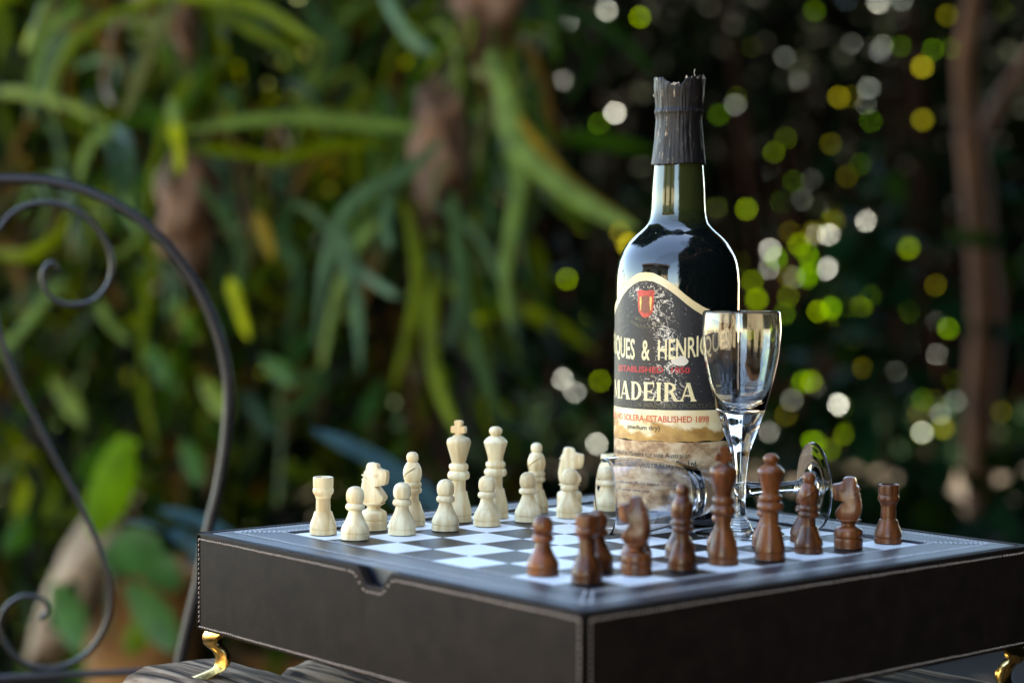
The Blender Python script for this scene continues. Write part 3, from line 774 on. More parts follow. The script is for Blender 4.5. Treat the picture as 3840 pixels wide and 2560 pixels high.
def stitch(p, q, nrm, w=0.028, h=0.02, V=None, F=None):
    V = SV if V is None else V; F = SF if F is None else F
    t = (q - p).normalized(); s = t.cross(nrm); b = len(V); c = (p + q) / 2
    t2 = (t + s * 0.10).normalized(); hl = (q - p).length / 2
    for u, ww, hh in ((-1, 0.45, -0.3), (-0.55, 1, 1), (0.55, 1, 1), (1, 0.45, -0.3)):
        o = c + t2 * u * hl
        V += [o - s * w * ww / 2 + nrm * (hh * h * 0.5), o + nrm * (hh * h), o + s * w * ww / 2 + nrm * (hh * h * 0.5)]
    for i in range(3):
        k = b + 3 * i; F += [(k, k + 3, k + 4, k + 1), (k + 1, k + 4, k + 5, k + 2)]
    F += [(b, b + 1, b + 2), (b + 9, b + 11, b + 10)]
def run(P, nrm, pitch=0.085, fill=0.68, V=None, F=None, w=0.028):
    P = [Vector(p) for p in P]; acc = 0
    for a_, b_ in zip(P, P[1:]):
        Ln = (b_ - a_).length
        if Ln < 1e-4: continue
        d = (b_ - a_) / Ln; s = acc; side_ = d.cross(nrm)
        while s + pitch * fill <= Ln:
            wob = side_ * (0.007 * pnoise(Vector((s * 1.3, a_.x, a_.y))) + rnd.uniform(-.003, .003)); stitch(a_ + d * s + wob, a_ + d * (s + pitch * fill * rnd.uniform(.9, 1.08)) + wob, nrm, w, V=V, F=F); s += pitch
        acc = max(0, s - Ln) if s < Ln + pitch else 0
ins = 0.10
for A_, B_, nt_ in (((U0, V0), (U1, V0), (3.95 - U0, 4.80 - U0, 0.27)), ((U1, V0), (U1, V1), None), ((U1, V1), (U0, V1), None), ((U0, V1), (U0, V0), None)):
    A, d, nrm, Ln, top = panel('side_panel', A_, B_, nt_)
    o = nrm * 0.004
    pts = []
    for s, z in top:
        s = min(max(s, ins), Ln - ins); pts.append(A + d * s + o + Vector((0, 0, z - ins)))
    if nt_:   # shift stitching outward round the notch
        pts = [A + d * ins + o + Vector((0, 0, ZF - ins))]
        s0, s1, dp = nt_; pts.append(A + d * (s0 - 0.32) + o + Vector((0, 0, ZF - ins)))
        for i in range(15):
            t = i / 14; k = 0.5 - 0.5 * math.cos(2 * math.pi * t); k = min(1, k * 1.25); k = k * k * (3 - 2 * k)
            pts.append(A + d * (s0 - 0.24 + (s1 - s0 + 0.48) * t) + o + Vector((0, 0, ZF - ins - dp * k)))
        pts.append(A + d * (s1 + 0.32) + o + Vector((0, 0, ZF - ins))); pts.append(A + d * (Ln - ins) + o + Vector((0, 0, ZF - ins)))
    run(pts, nrm)
    zb = ZB + ins * 0.7
    run([A + d * ins + o + Vector((0, 0, ZF - ins)), A + d * ins + o + Vector((0, 0, zb))], nrm)
    run([A + d * (Ln - ins) + o + Vector((0, 0, ZF - ins)), A + d * (Ln - ins) + o + Vector((0, 0, zb))], nrm)
    run([A + d * ins + o + Vector((0, 0, zb)), A + d * (Ln - ins) + o + Vector((0, 0, zb))], nrm)
mk('side_stitching', L(SV), SF, ST, box, smooth=False, kind='stuff')
# lid frame: four mitred leather borders round the sunken board
g = 0.20
a0, a1, b0, b1 = U0 + g, U1 - g, V0 + g, V1 - g
def border(O1, O2, I1, I2):
    bm = bmesh.new()
    def lay(z, k=0): return [bm.verts.new((p[0], p[1], z)) for p in (O1, O2, I2, I1)]
    t, b = lay(ZF - 0.004), lay(-0.22)
    bm.faces.new(t); bm.faces.new(list(reversed(b)))
    for i in range(4): bm.faces.new((t[i], b[i], b[(i + 1) % 4], t[(i + 1) % 4]))
    bmesh.ops.recalc_face_normals(bm, faces=bm.faces)
    bmesh.ops.bevel(bm, geom=[e for e in bm.edges if all(abs(v.co.z - ZF) < 0.01 for v in e.verts)], offset=0.028, segments=3, affect='EDGES', profile=0.6)
    for v in bm.verts: v.co -= Vector((4, 4, ZB))
    bm_obj('lid_border', bm, LT, box, smooth=True, auto=40)
e_ = 0.002
border((a0, b0), (a1, b0), (0, 0), (8, 0)); border((a1, b0), (a1, b1), (8, 0), (8, 8))
border((a1, b1), (a0, b1), (8, 8), (0, 8)); border((a0, b1), (a0, b0), (0, 8), (0, 0))
# inner lip between the border and the side panel
v, f = boxgeo(U0 + 0.17, V0 + 0.17, -0.5, U1 - 0.17, V1 - 0.17, -0.24)
mk('inner_tray', L(v), f, leather('blue lining leather', (0.03, 0.045, 0.075), 0.5), box)
TV, TF = [], []
up = Vector((0, 0, 1))
for off in (0.05, 0.72):
    q = [(-off * (0.72 if off > .5 else 1), -off), (8 + off, -off), (8 + off, 8 + off), (-off * (0.72 if off > .5 else 1), 8 + off)]
    for i in range(4):
        A = Vector((*q[i], ZF)); B = Vector((*q[(i + 1) % 4], ZF))
        run([A, B], up, V=TV, F=TF, w=0.03)
for (ix, iy), (ox, oy) in zip(((0, 0), (8, 0), (8, 8), (0, 8)), ((-.52, -.72), (8.72, -.72), (8.72, 8.72), (-.52, 8.72))):
    for s in (-1, 1):
        dx = Vector((ox - ix, oy - iy, 0)).normalized(); sd_ = Vector((-dx.y, dx.x, 0)) * 0.06 * s
        run([Vector((ix, iy, ZF)) + sd_ + dx * 0.08, Vector((ox, oy, ZF)) + sd_], up, V=TV, F=TF, w=0.03)
mk('lid_stitching', L(TV), TF, STD, box, kind='stuff')
# board base and 64 squares
v, f = boxgeo(-0.02, -0.02, -0.2, 8.02, 8.02, -0.014); mk('board_base', L(v), f, leather('board base', (0.02, 0.02, 0.025)), box)
WS = mat('white leather square', (0.80, 0.80, 0.80), 0.42, 0.03, 50, 0.12, 1800)
def black_square():
    m = mat('black leather square', (0.008, 0.0075, 0.0095), 0.34, 0.15, 60, 0.25, 1800, spec=0.32)
    n = m.node_tree.nodes; l = m.node_tree.links; p = n['Principled BSDF']   # dust specks
    tc = n.new('ShaderNodeTexCoord'); t = n.new('ShaderNodeTexNoise'); t.inputs['Scale'].default_value = 900; t.inputs['Detail'].default_value = 1
    l.new(tc.outputs['Object'], t.inputs['Vector'])
    r = n.new('ShaderNodeValToRGB'); r.color_ramp.elements[0].position = 0.765; r.color_ramp.elements[1].position = 0.79
    l.new(t.outputs[0], r.inputs[0])
    mx = n.new('ShaderNodeMix'); mx.data_type = 'RGBA'; mx.inputs[7].default_value = (0.45, 0.45, 0.45, 1)
    src = p.inputs['Base Color'].links[0].from_socket
    l.new(r.outputs[0], mx.inputs[0]); l.new(src, mx.inputs[6]); l.new(mx.outputs[2], p.inputs['Base Color'])
    return m
BS = black_square()
bmw = bmesh.new(); V_, F_ = boxgeo(-0.5, -0.5, -0.012, 0.5, 0.5, 0.0); vs = [bmw.verts.new(x) for x in V_]
for q in F_: bmw.faces.new([vs[i] for i in q])
bmesh.ops.bevel(bmw, geom=[e for e in bmw.edges if all(v.co.z > -0.001 for v in e.verts)], offset=0.008, segments=1, affect='EDGES')
sqw = bm_obj('square', bmw, WS, box); meW = sqw.data; meB = meW.copy(); meB.materials[0] = BS
for i in range(8):
    for j in range(8):
        if i == j == 0: o = sqw
        else: o = bpy.data.objects.new('square', meW if (i + j) % 2 == 0 else meB); link(o, box)
        o.location = Vector((i + 0.5 - 4, j + 0.5 - 4, -ZB - 0.0005)) * S
v, f = boxgeo(U0 + .16, V0 + .16, ZB + 0.03, U1 - .16, V1 - .16, ZB + 0.12); mk('base_panel', L(v), f, LE, box)
# gilt cabriole feet
GO = mat('polished gilt', (0.68, 0.42, 0.13), 0.22, 0.38, 110, 0.25, 160, metal=1.0)
def foot():
    bm = bmesh.new(); n = 26; rings = []
    for i in range(n + 1):
        t = i / n; z = -0.86 * t
        # outward offset along local +x (the corner diagonal), half width across y
        o = 0.06 + 0.10 * math.sin(math.pi * min(1, t / 0.45)) - 0.13 * math.sin(math.pi * max(0, (t - 0.35)) / 0.65) + (max(0, t - 0.78) / 0.22) ** 1.3 * 0.24
        wd = 0.24 * (1 - t / 0.5) ** 1.4 + 0.14 if t < 0.5 else 0.14 + 0.10 * (max(0, t - 0.78) / 0.22) ** 1.2
        dp = 0.15 - 0.03 * math.sin(math.pi * t) + 0.05 * max(0, t - .8) / .2
        # V-shaped section that wraps the corner
        sec = [(dp, 0), (dp * 0.75 - wd * 0.25, wd * 0.55), (-wd * 0.55, wd), (-wd * 0.62 - 0.04, wd * 0.9), (-dp * 0.4, 0.0), (-wd * 0.62 - 0.04, -wd * 0.9), (-wd * 0.55, -wd), (dp * 0.75 - wd * 0.25, -wd * 0.55)]
        rings.append([bm.verts.new((o + x, y, z)) for x, y in sec])
    for A, B in zip(rings, rings[1:]):
        for k in range(8): bm.faces.new((A[k], A[(k + 1) % 8], B[(k + 1) % 8], B[k]))
    bm.faces.new(rings[0]); bm.faces.new(list(reversed(rings[-1])))
    bmesh.ops.recalc_face_normals(bm, faces=bm.faces)
    return bm
ft = bm_obj('foot', foot(), GO, box, smooth=True, auto=60)
for k, (x, y, an) in enumerate(((U0 + .28, V0 + .28, 225), (U1 - .28, V0 + .28, 315), (U1 - .28, V1 - .28, 45), (U0 + .28, V1 - .28, 135))):
    o = ft if k == 0 else bpy.data.objects.new('foot', ft.data)
    if k: link(o, box)
    o.location = Vector((x - 4, y - 4, 0.01)) * S; o.rotation_euler = (0, 0, math.radians(an))

# ------------------------------------------------------------------ chess pieces
WW = wood('pale boxwood', (0.66, 0.46, 0.23), (0.90, 0.77, 0.50), 0.42, 0.12)
BW = wood('polished reddish wood', (0.034, 0.009, 0.003), (0.20, 0.058, 0.016), 0.34, 0.22)
FELT_W = mat('felt pad', (0.02, 0.012, 0.01), 1.0)
def base_prof(r, h1, hs, rs, rc):
    return [(0, 0.016), (r - .02, 0.016), (r, .03), (r, h1 - .012), (r - .011, h1), (r - .011, h1 + .008), (r, h1 + .02)]
PAWN = ([(0, .016), (.232, .016), (.25, .032), (.25, .10), (.238, .108), (.238, .116), (.25, .128), (.249, .175), (.232, .235), (.19, .31), (.15, .39), (.124, .46), (.113, .515), (.113, .52), (.145, .525),
         (.168, .555), (.17, .585), (.158, .62), (.13, .645), (.115, .648)],
        [(.115, .648), (.14, .665), (.156, .71), (.16, .76), (.154, .82), (.135, .872), (.10, .91), (.05, .932), (0, .937)])
ROOK = ([(0, .016), (.222, .016), (.24, .032), (.24, .095), (.228, .103), (.228, .111), (.24, .123), (.238, .17), (.22, .235), (.19, .31), (.168, .38), (.162, .405), (.157, .418), (.134, .42), (.131, .50), (.126, .655)],
        [(.126, .655), (.14, .658), (.143, .695), (.152, .712), (.18, .75), (.187, .79), (.180, .83), (.170, .848), (.170, .854), (.18, .866), (.181, .95), (.18, 1.01), (.172, 1.032), (.15, 1.035), (.135, 1.03), (.13, .99), (.06, .975), (0, .975)])
BISH = ([(0, .016), (.22, .016), (.238, .032), (.238, .10), (.226, .108), (.226, .116), (.238, .128), (.234, .18), (.21, .255), (.178, .335), (.155, .41), (.147, .445), (.142, .453), (.122, .456), (.117, .52), (.116, .595), (.12, .60),
         (.155, .612), (.172, .645), (.168, .685), (.145, .708), (.145, .714), (.162, .732), (.168, .765), (.158, .80), (.140, .815)],
        [(.140, .815), (.155, .86), (.17, .925), (.173, .985), (.163, 1.055), (.136, 1.125), (.10, 1.175), (.088, 1.182), (.088, 1.188), (.105, 1.215), (.110, 1.265), (.10, 1.32), (.07, 1.355), (.03, 1.367), (0, 1.369)])
KING = ([(0, .016), (.23, .016), (.248, .032), (.248, .11), (.235, .12), (.235, .128), (.248, .142), (.243, .21), (.222, .31), (.19, .43), (.170, .53), (.166, .56), (.16, .57), (.134, .572), (.130, .68), (.132, .79), (.14, .795),
         (.185, .81), (.207, .85), (.207, .90), (.185, .945), (.158, .965), (.158, .972), (.175, .99), (.182, 1.035), (.17, 1.085), (.13, 1.108)],
        [(.13, 1.108), (.135, 1.14), (.165, 1.25), (.20, 1.37), (.224, 1.46), (.226, 1.51), (.212, 1.55), (.175, 1.583), (.13, 1.597), (.105, 1.618), (.09, 1.63), (0, 1.632)])
QUEEN = ([(0, .016), (.232, .016), (.25, .032), (.25, .11), (.237, .12), (.237, .128), (.25, .142), (.245, .21), (.225, .31), (.195, .43), (.174, .53), (.170, .555), (.164, .565), (.14, .567), (.134, .68), (.136, .79), (.145, .795),
          (.19, .81), (.214, .85), (.214, .90), (.19, .942), (.16, .96), (.16, .966), (.182, .983), (.19, 1.025), (.178, 1.068), (.142, 1.085)],
         [(.142, 1.085), (.145, 1.14), (.165, 1.23), (.195, 1.34), (.219, 1.42), (.222, 1.455), (.20, 1.495), (.145, 1.545), (.098, 1.572), (.088, 1.578), (.088, 1.584), (.112, 1.61), (.126, 1.655), (.115, 1.70), (.08, 1.735), (.035, 1.748), (0, 1.75)])
KNB = [(0, .016), (.225, .016), (.243, .032), (.243, .165), (.226, .178), (.226, .188), (.243, .202), (.243, .27), (.225, .335), (.165, .375), (.125, .40), (.122, .43), (.16, .46), (.205, .50), (0, .505)]
def piece(kind, W):
    m = WW if W else BW
    colr = 'pale' if W else 'dark'
    r = empty(kind)
    lathe('felt_pad', [(0, 0), (.215, 0), (.218, .018), (0, .018)], FELT_W, r, 28, 1)
    if kind in ('pawn', 'rook', 'bishop', 'king', 'queen'):
        A, B = {'pawn': PAWN, 'rook': ROOK, 'bishop': BISH, 'king': KING, 'queen': QUEEN}[kind]
        lathe('body', A, m, r)
        h = lathe({'pawn': 'head', 'rook': 'turret', 'bishop': 'mitre', 'king': 'crown', 'queen': 'crown'}[kind], B, m, r)
        if kind == 'bishop':     # diagonal slot sawn into the mitre
            v, f = boxgeo(-.30, .06, -.009, .30, .4, .009)
            cut = mk('cutter', v, f, m)
            tw = Vector((-FW.x, -FW.y, 0)).normalized(); ri = Vector((RX.x, RX.y, 0)).normalized()
            tw = (tw - ri * 0.5).normalized(); ri = Vector((-tw.y, tw.x, 0))
            dx = (ri * 0.83 + Vector((0, 0, 0.56))).normalized(); nz = dx.cross(tw)
            cut.matrix_world = Matrix.Translation(Vector((0, 0, 1.0)) * S) @ Matrix((dx, tw, nz)).transposed().to_4x4()
            bpy.context.view_layer.update()
            md = h.modifiers.new('slot', 'BOOLEAN'); md.operation = 'DIFFERENCE'; md.object = cut; md.solver = 'EXACT'
            bpy.context.view_layer.update()
            dg = bpy.context.evaluated_depsgraph_get(); me = bpy.data.meshes.new_from_object(h.evaluated_get(dg))
            h.modifiers.clear(); h.data = me; me.set_sharp_from_angle(angle=math.radians(35))
            bpy.data.objects.remove(cut)
        if kind == 'king':       # chunky cross with flared arms
            pts = [(-.06, 1.62), (.06, 1.62), (.055, 1.675), (.13, 1.665), (.145, 1.69), (.145, 1.78), (.125, 1.81), (.062, 1.79), (.085, 1.885), (.07, 1.91), (-.07, 1.91), (-.085, 1.885), (-.062, 1.79), (-.125, 1.81), (-.145, 1.78), (-.145, 1.69), (-.13, 1.665), (-.055, 1.675)]
            bm = bmesh.new(); fr_ = [bm.verts.new((x, -.06, z)) for x, z in pts]; bk = [bm.verts.new((x, .06, z)) for x, z in pts]
            bm.faces.new(fr_); bm.faces.new(list(reversed(bk)))
            for i in range(len(pts)): bm.faces.new((fr_[i], bk[i], bk[(i + 1) % len(pts)], fr_[(i + 1) % len(pts)]))
            bmesh.ops.recalc_face_normals(bm, faces=bm.faces)
            bmesh.ops.bevel(bm, geom=[e for e in bm.edges if len(e.link_faces) == 2 and e.calc_face_angle(0) > .6], offset=.014, segments=2, affect='EDGES')
            bmesh.ops.rotate(bm, verts=bm.verts, cent=(0, 0, 0), matrix=Matrix.Rotation(math.radians(20), 3, 'Z'))
            bm_obj('cross', bm, m, r, smooth=True, auto=35)
    else:
        lathe('body', KNB, m, r)
        out = [(-.13, .47), (.13, .47), (.2, .51), (.255, .57), (.262, .62), (.22, .68), (.155, .75), (.095, .80), (.13, .825), (.26, .825), (.295, .86), (.318, .96), (.32, 1.065), (.295, 1.09), (.18, 1.11), (.12, 1.135), (.105, 1.19), (.06, 1.215),
               (-.03, 1.225), (-.12, 1.21), (-.14, 1.17), (-.155, 1.09), (-.19, 1.06), (-.205, .95), (-.235, .84), (-.255, .72), (-.245, .62), (-.205, .53)]
        bm = bmesh.new(); n = len(out); rows = []
        cxz = Vector((0.0, .8))
        for y, k in ((-.168, .50), (-.158, .78), (-.12, 1.0), (0, 1.03), (.12, 1.0), (.158, .78), (.168, .50)):
            row = []
            for x, z in out:
                p = cxz + (Vector((x, z)) - cxz) * k
                yy = y * (1.0 - 0.28 * max(0, (p.y - 0.9)) / 0.3 + 0.25 * max(0, (0.75 - p.y)) / 0.3)
                if p.x > .2 and p.y > .78: yy *= 0.86
                row.append(bm.verts.new((p.x, yy, p.y)))
            rows.append(row)
            for v_ in row: v_.co.x *= 0.86; v_.co.y *= 0.78
        for A, B in zip(rows, rows[1:]):
            for i in range(n): bm.faces.new((A[i], A[(i + 1) % n], B[(i + 1) % n], B[i]))
        bm.faces.new(rows[0]); bm.faces.new(list(reversed(rows[-1])))
        bmesh.ops.recalc_face_normals(bm, faces=bm.faces)
        bmesh.ops.triangulate(bm, faces=[f for f in bm.faces if len(f.verts) > 4])
        bm_obj('head', bm, m, r, smooth=True, auto=28)
        for sd_ in (-1, 1):
            V, F = tubegeo([Vector((.086 + .032 * math.cos(t), sd_ * .119, 1.0 + .032 * math.sin(t))) for t in [2 * math.pi * k / 12 for k in range(13)]], .011, 6, cap=False)
            mk('eye', V, F, m, r, smooth=True)
            V, F = [], []
            for k in range(5):
                z = .62 + k * .085
                tubegeo([Vector((-.190, sd_ * .098, z + .05)), Vector((-.150, sd_ * .118, z + .03)), Vector((-.075, sd_ * .130, z - .03))], lambda t: .017 * (1 - t * .8), 6, V, F)
            mk('mane', V, F, m, r, smooth=True)
    return r
SLOT_RZ = math.atan2(-FW.y, -FW.x) + math.pi / 2
protos = {}
def children(o): return [c for c in bpy.data.objects if c.parent == o]
def place(kind, W, x, y, rz, label, group):
    key = (kind, W)
    if key not in protos:
        r = protos[key] = piece(kind, W); kids = children(r)
        protos[(key, 'k')] = kids
    else:
        src = protos[key]; r = src.copy(); C.objects.link(r)
        for ch in protos[(key, 'k')]:
            c = ch.copy(); C.objects.link(c); c.parent = r
    r.location = Vector((x, y, 0.0)) * S; r.rotation_euler = (0, 0, rz)
    tag(r, label, 'chess piece', group)
GW, GB = 'pale wooden chess pieces', 'dark wooden chess pieces'
J = lambda: rnd.uniform(-.3, .3)
place('rook', 1, .42, .53, .4, 'pale wooden rook in the left corner of the board', GW)
place('knight', 1, .48, 1.60, math.radians(30), 'pale wooden knight between the left corner rook and the slotted bishop', GW)
place('bishop', 1, .45, 2.50, 0, 'pale wooden bishop with slotted mitre between the left knight and the pale king', GW)
place('king', 1, .54, 3.52, .2, 'pale wooden king with a cross, tallest of the pale pieces', GW)
place('queen', 1, .54, 4.42, 0, 'pale wooden queen with a ball on top beside the pale king', GW)
place('bishop', 1, .43, 5.55, 0.1, 'pale wooden bishop between the pale queen and the far knight', GW)
place('knight', 1, .42, 6.43, math.radians(44), 'pale wooden knight next to the lying wine glass and the bottle', GW)
place('rook', 1, .50, 7.45, 0, 'pale wooden rook partly hidden behind the bottle', GW)
wp = [(1.27, .62, 'pale wooden pawn standing in front of the left corner rook and knight'), (1.29, 1.63, 'pale wooden pawn standing before the pale slotted bishop at the left'),
      (1.35, 2.57, 'pale wooden pawn standing directly left of the pale king'), (1.33, 3.56, 'pale wooden pawn standing between the pale king and queen'),
      (1.33, 4.56, 'pale wooden pawn in front of the far pale bishop'), (1.38, 5.56, 'pale wooden pawn in front of the far pale knight'),
      (1.15, 6.75, 'pale wooden pawn seen through the bowl of the lying glass'), (1.30, 7.75, 'pale wooden pawn hidden behind the bottle')]
for x, y, lb in wp: place('pawn', 1, x, y, rnd.uniform(0, 6), lb, GW)
place('rook', 0, 7.19, .70, .3, 'dark wooden rook at the near corner of the board', GB)
place('knight', 0, 7.12, 1.80, math.radians(218), 'dark wooden knight between the near corner rook and the first dark bishop', GB)
place('bishop', 0, 7.22, 2.72, .2, 'dark wooden bishop between the near knight and the dark king', GB)
place('king', 0, 7.22, 3.65, .6, 'dark wooden king with a cross in front of the upright glass stem', GB)
place('queen', 0, 7.36, 4.62, .1, 'dark wooden queen with a ball on top right of the upright glass', GB)
place('bishop', 0, 7.27, 5.68, .5, 'dark wooden bishop in front of the foot of the lying glass', GB)
place('knight', 0, 7.32, 6.65, math.radians(214), 'dark wooden knight with carved mane next to the right end rook', GB)
place('rook', 0, 7.36, 7.67, .4, 'dark wooden rook at the right end of the board', GB)
bp_ = [(6.25, .63, 'dark wooden pawn standing alone left of the near corner rook'), (6.34, 1.70, 'dark wooden pawn half hidden behind the near corner rook'),
       (6.30, 2.60, 'dark wooden pawn hidden behind the near dark knight'), (6.33, 3.57, 'dark wooden pawn half hidden behind the near dark bishop'),
       (6.32, 4.57, 'dark wooden pawn half hidden behind the dark king'), (6.34, 5.66, 'dark wooden pawn half hidden behind the dark queen'),
       (6.36, 6.62, 'dark wooden pawn behind the right dark bishop, seen before the lying glass foot')]
for x, y, lb in bp_: place('pawn', 0, x, y, rnd.uniform(0, 6), lb, GB)

# ------------------------------------------------------------------ wine glasses
GLS = bpy.data.materials.new('clear glass'); GLS.use_nodes = True
p = GLS.node_tree.nodes['Principled BSDF']
p.inputs['Base Color'].default_value = (1, 1, 1, 1); p.inputs['Roughness'].default_value = 0.0
p.inputs['Transmission Weight'].default_value = 1.0; p.inputs['IOR'].default_value = 1.5
n = GLS.node_tree.nodes; l = GLS.node_tree.links
tc = n.new('ShaderNodeTexCoord'); t = n.new('ShaderNodeTexNoise'); t.inputs['Scale'].default_value = 90; t.inputs['Detail'].default_value = 7
l.new(tc.outputs['Object'], t.inputs['Vector'])
mr = n.new('ShaderNodeMapRange'); mr.inputs[1].default_value = 0.54; mr.inputs[2].default_value = 0.72; mr.inputs[3].default_value = 0.0; mr.inputs[4].default_value = 0.10
l.new(t.outputs[0], mr.inputs[0]); l.new(mr.outputs[0], p.inputs['Roughness'])
def wine_glass(label, M):
    outer = [(0, 0.034), (.30, .022), (.60, .010), (.78, .002), (.798, .008), (.805, .022), (.797, .036), (.74, .040), (.55, .046), (.40, .056), (.29, .078), (.225, .125), (.195, .19), (.185, .235), (.165, .245), (.165, .275), (.135, .29), (.118, .34),
             (.105, .50), (.10, .70), (.108, .95), (.125, 1.20), (.165, 1.46), (.225, 1.65), (.29, 1.82), (.36, 2.03), (.425, 2.21), (.52, 2.55), (.61, 2.90), (.67, 3.2), (.70, 3.48), (.712, 3.70), (.695, 3.95), (.688, 4.0)]
    inner = [(.680, 4.014), (.672, 4.01), (.670, 3.99), (.690, 3.7), (.680, 3.45), (.650, 3.2), (.589, 2.90), (.497, 2.57), (.36, 2.33), (.19, 2.235), (0, 2.21)]
    r = empty('wine_glass'); tag(r, label, 'wine glass', 'small clear wine glasses')
    V, F = lathe_geo(smooth_profile(outer, 4) + smooth_profile(inner, 4), 72)
    mk('glass_body', V, F, GLS, r, smooth=True)
    r.matrix_world = M
    return r
wine_glass('clear empty wine glass standing upright in front of the bottle', Matrix.Translation(Vector((5.06, 6.36, 0.001)) * S))
dl = (rh * math.cos(math.radians(14)) + fh * math.sin(math.radians(14)))
# lying on its bowl and foot: local z runs from foot to rim
rim = Vector((3.65, 4.41, 0)); footc = rim + dl * 3.99
tl = math.asin((.805 - .712) / 3.70)
zax = (-dl * math.cos(tl) + Vector((0, 0, -1)) * math.sin(tl)).normalized()
xax = Vector((0, 0, 1)).cross(zax).normalized(); yax = zax.cross(xax)
Ml = Matrix.Translation(Vector((footc.x, footc.y, .805 * math.cos(tl) + 0.002)) * S) @ Matrix((xax, yax, zax)).transposed().to_4x4()
wine_glass('clear empty wine glass lying on its side before the bottle', Ml)

# ------------------------------------------------------------------ bottle
BX, BY, RB = 2.90, 6.91, 1.172
bottle = empty('wine_bottle', (BX, BY, 0.0))
tag(bottle, 'old dark glass bottle with worn black and cream label and torn foil', 'bottle')
gm = bpy.data.materials.new('dark bottle glass'); gm.use_nodes = True
n = gm.node_tree.nodes; l = gm.node_tree.links; p = n['Principled BSDF']
p.inputs['Base Color'].default_value = (0.003, 0.006, 0.004, 1); p.inputs['Roughness'].default_value = 0.035; p.inputs['IOR'].default_value = 1.55
p.inputs['Specular IOR Level'].default_value = 0.6; p.inputs['Coat Weight'].default_value = 0.25; p.inputs['Coat Roughness'].default_value = 0.02
tc = n.new('ShaderNodeTexCoord'); t = n.new('ShaderNodeTexNoise'); t.inputs['Scale'].default_value = 260; t.inputs['Detail'].default_value = 8
l.new(tc.outputs['Object'], t.inputs['Vector'])
mr = n.new('ShaderNodeMapRange'); mr.inputs[1].default_value = 0.5; mr.inputs[2].default_value = 0.8; mr.inputs[3].default_value = 0.02; mr.inputs[4].default_value = 0.25
l.new(t.outputs[0], mr.inputs[0]); l.new(mr.outputs[0], p.inputs['Roughness'])
sz = n.new('ShaderNodeSeparateXYZ'); l.new(tc.outputs['Object'], sz.inputs[0])
m2 = n.new('ShaderNodeMapRange'); m2.inputs[1].default_value = 5.5 * S; m2.inputs[2].default_value = 5.9 * S; l.new(sz.outputs[2], m2.inputs[0])
mc = n.new('ShaderNodeMix'); mc.data_type = 'RGBA'; mc.inputs[6].default_value = (0.003, 0.005, 0.005, 1); mc.inputs[7].default_value = (0.030, 0.036, 0.010, 1)
l.new(m2.outputs[0], mc.inputs[0]); l.new(mc.outputs[2], p.inputs['Base Color'])
w2 = n.new('ShaderNodeTexNoise'); w2.inputs['Scale'].default_value = 30; l.new(tc.outputs['Object'], w2.inputs['Vector'])
b2 = n.new('ShaderNodeBump'); b2.inputs['Strength'].default_value = 0.12; b2.inputs['Distance'].default_value = 0.001
l.new(w2.outputs[0], b2.inputs['Height']); l.new(b2.outputs[0], p.inputs['Normal'])
lathe('glass_body', [(0, .06), (.8, .03), (1.06, 0), (1.14, .05), (RB, .16), (RB, .3), (RB, 1.5), (RB, 3.0), (RB, 4.3), (1.168, 4.55), (1.145, 4.78), (1.09, 5.0), (.98, 5.20), (.84, 5.36), (.70, 5.48), (.59, 5.60), (.535, 5.74), (.51, 5.95), (.495, 6.3), (.455, 6.8), (.415, 7.2), (.40, 7.7), (.40, 7.75), (.415, 7.76), (.415, 8.0), (.40, 8.02), (.30, 8.02), (.29, 7.9), (0, 7.9)],
      gm, bottle, 96, 4, 60)
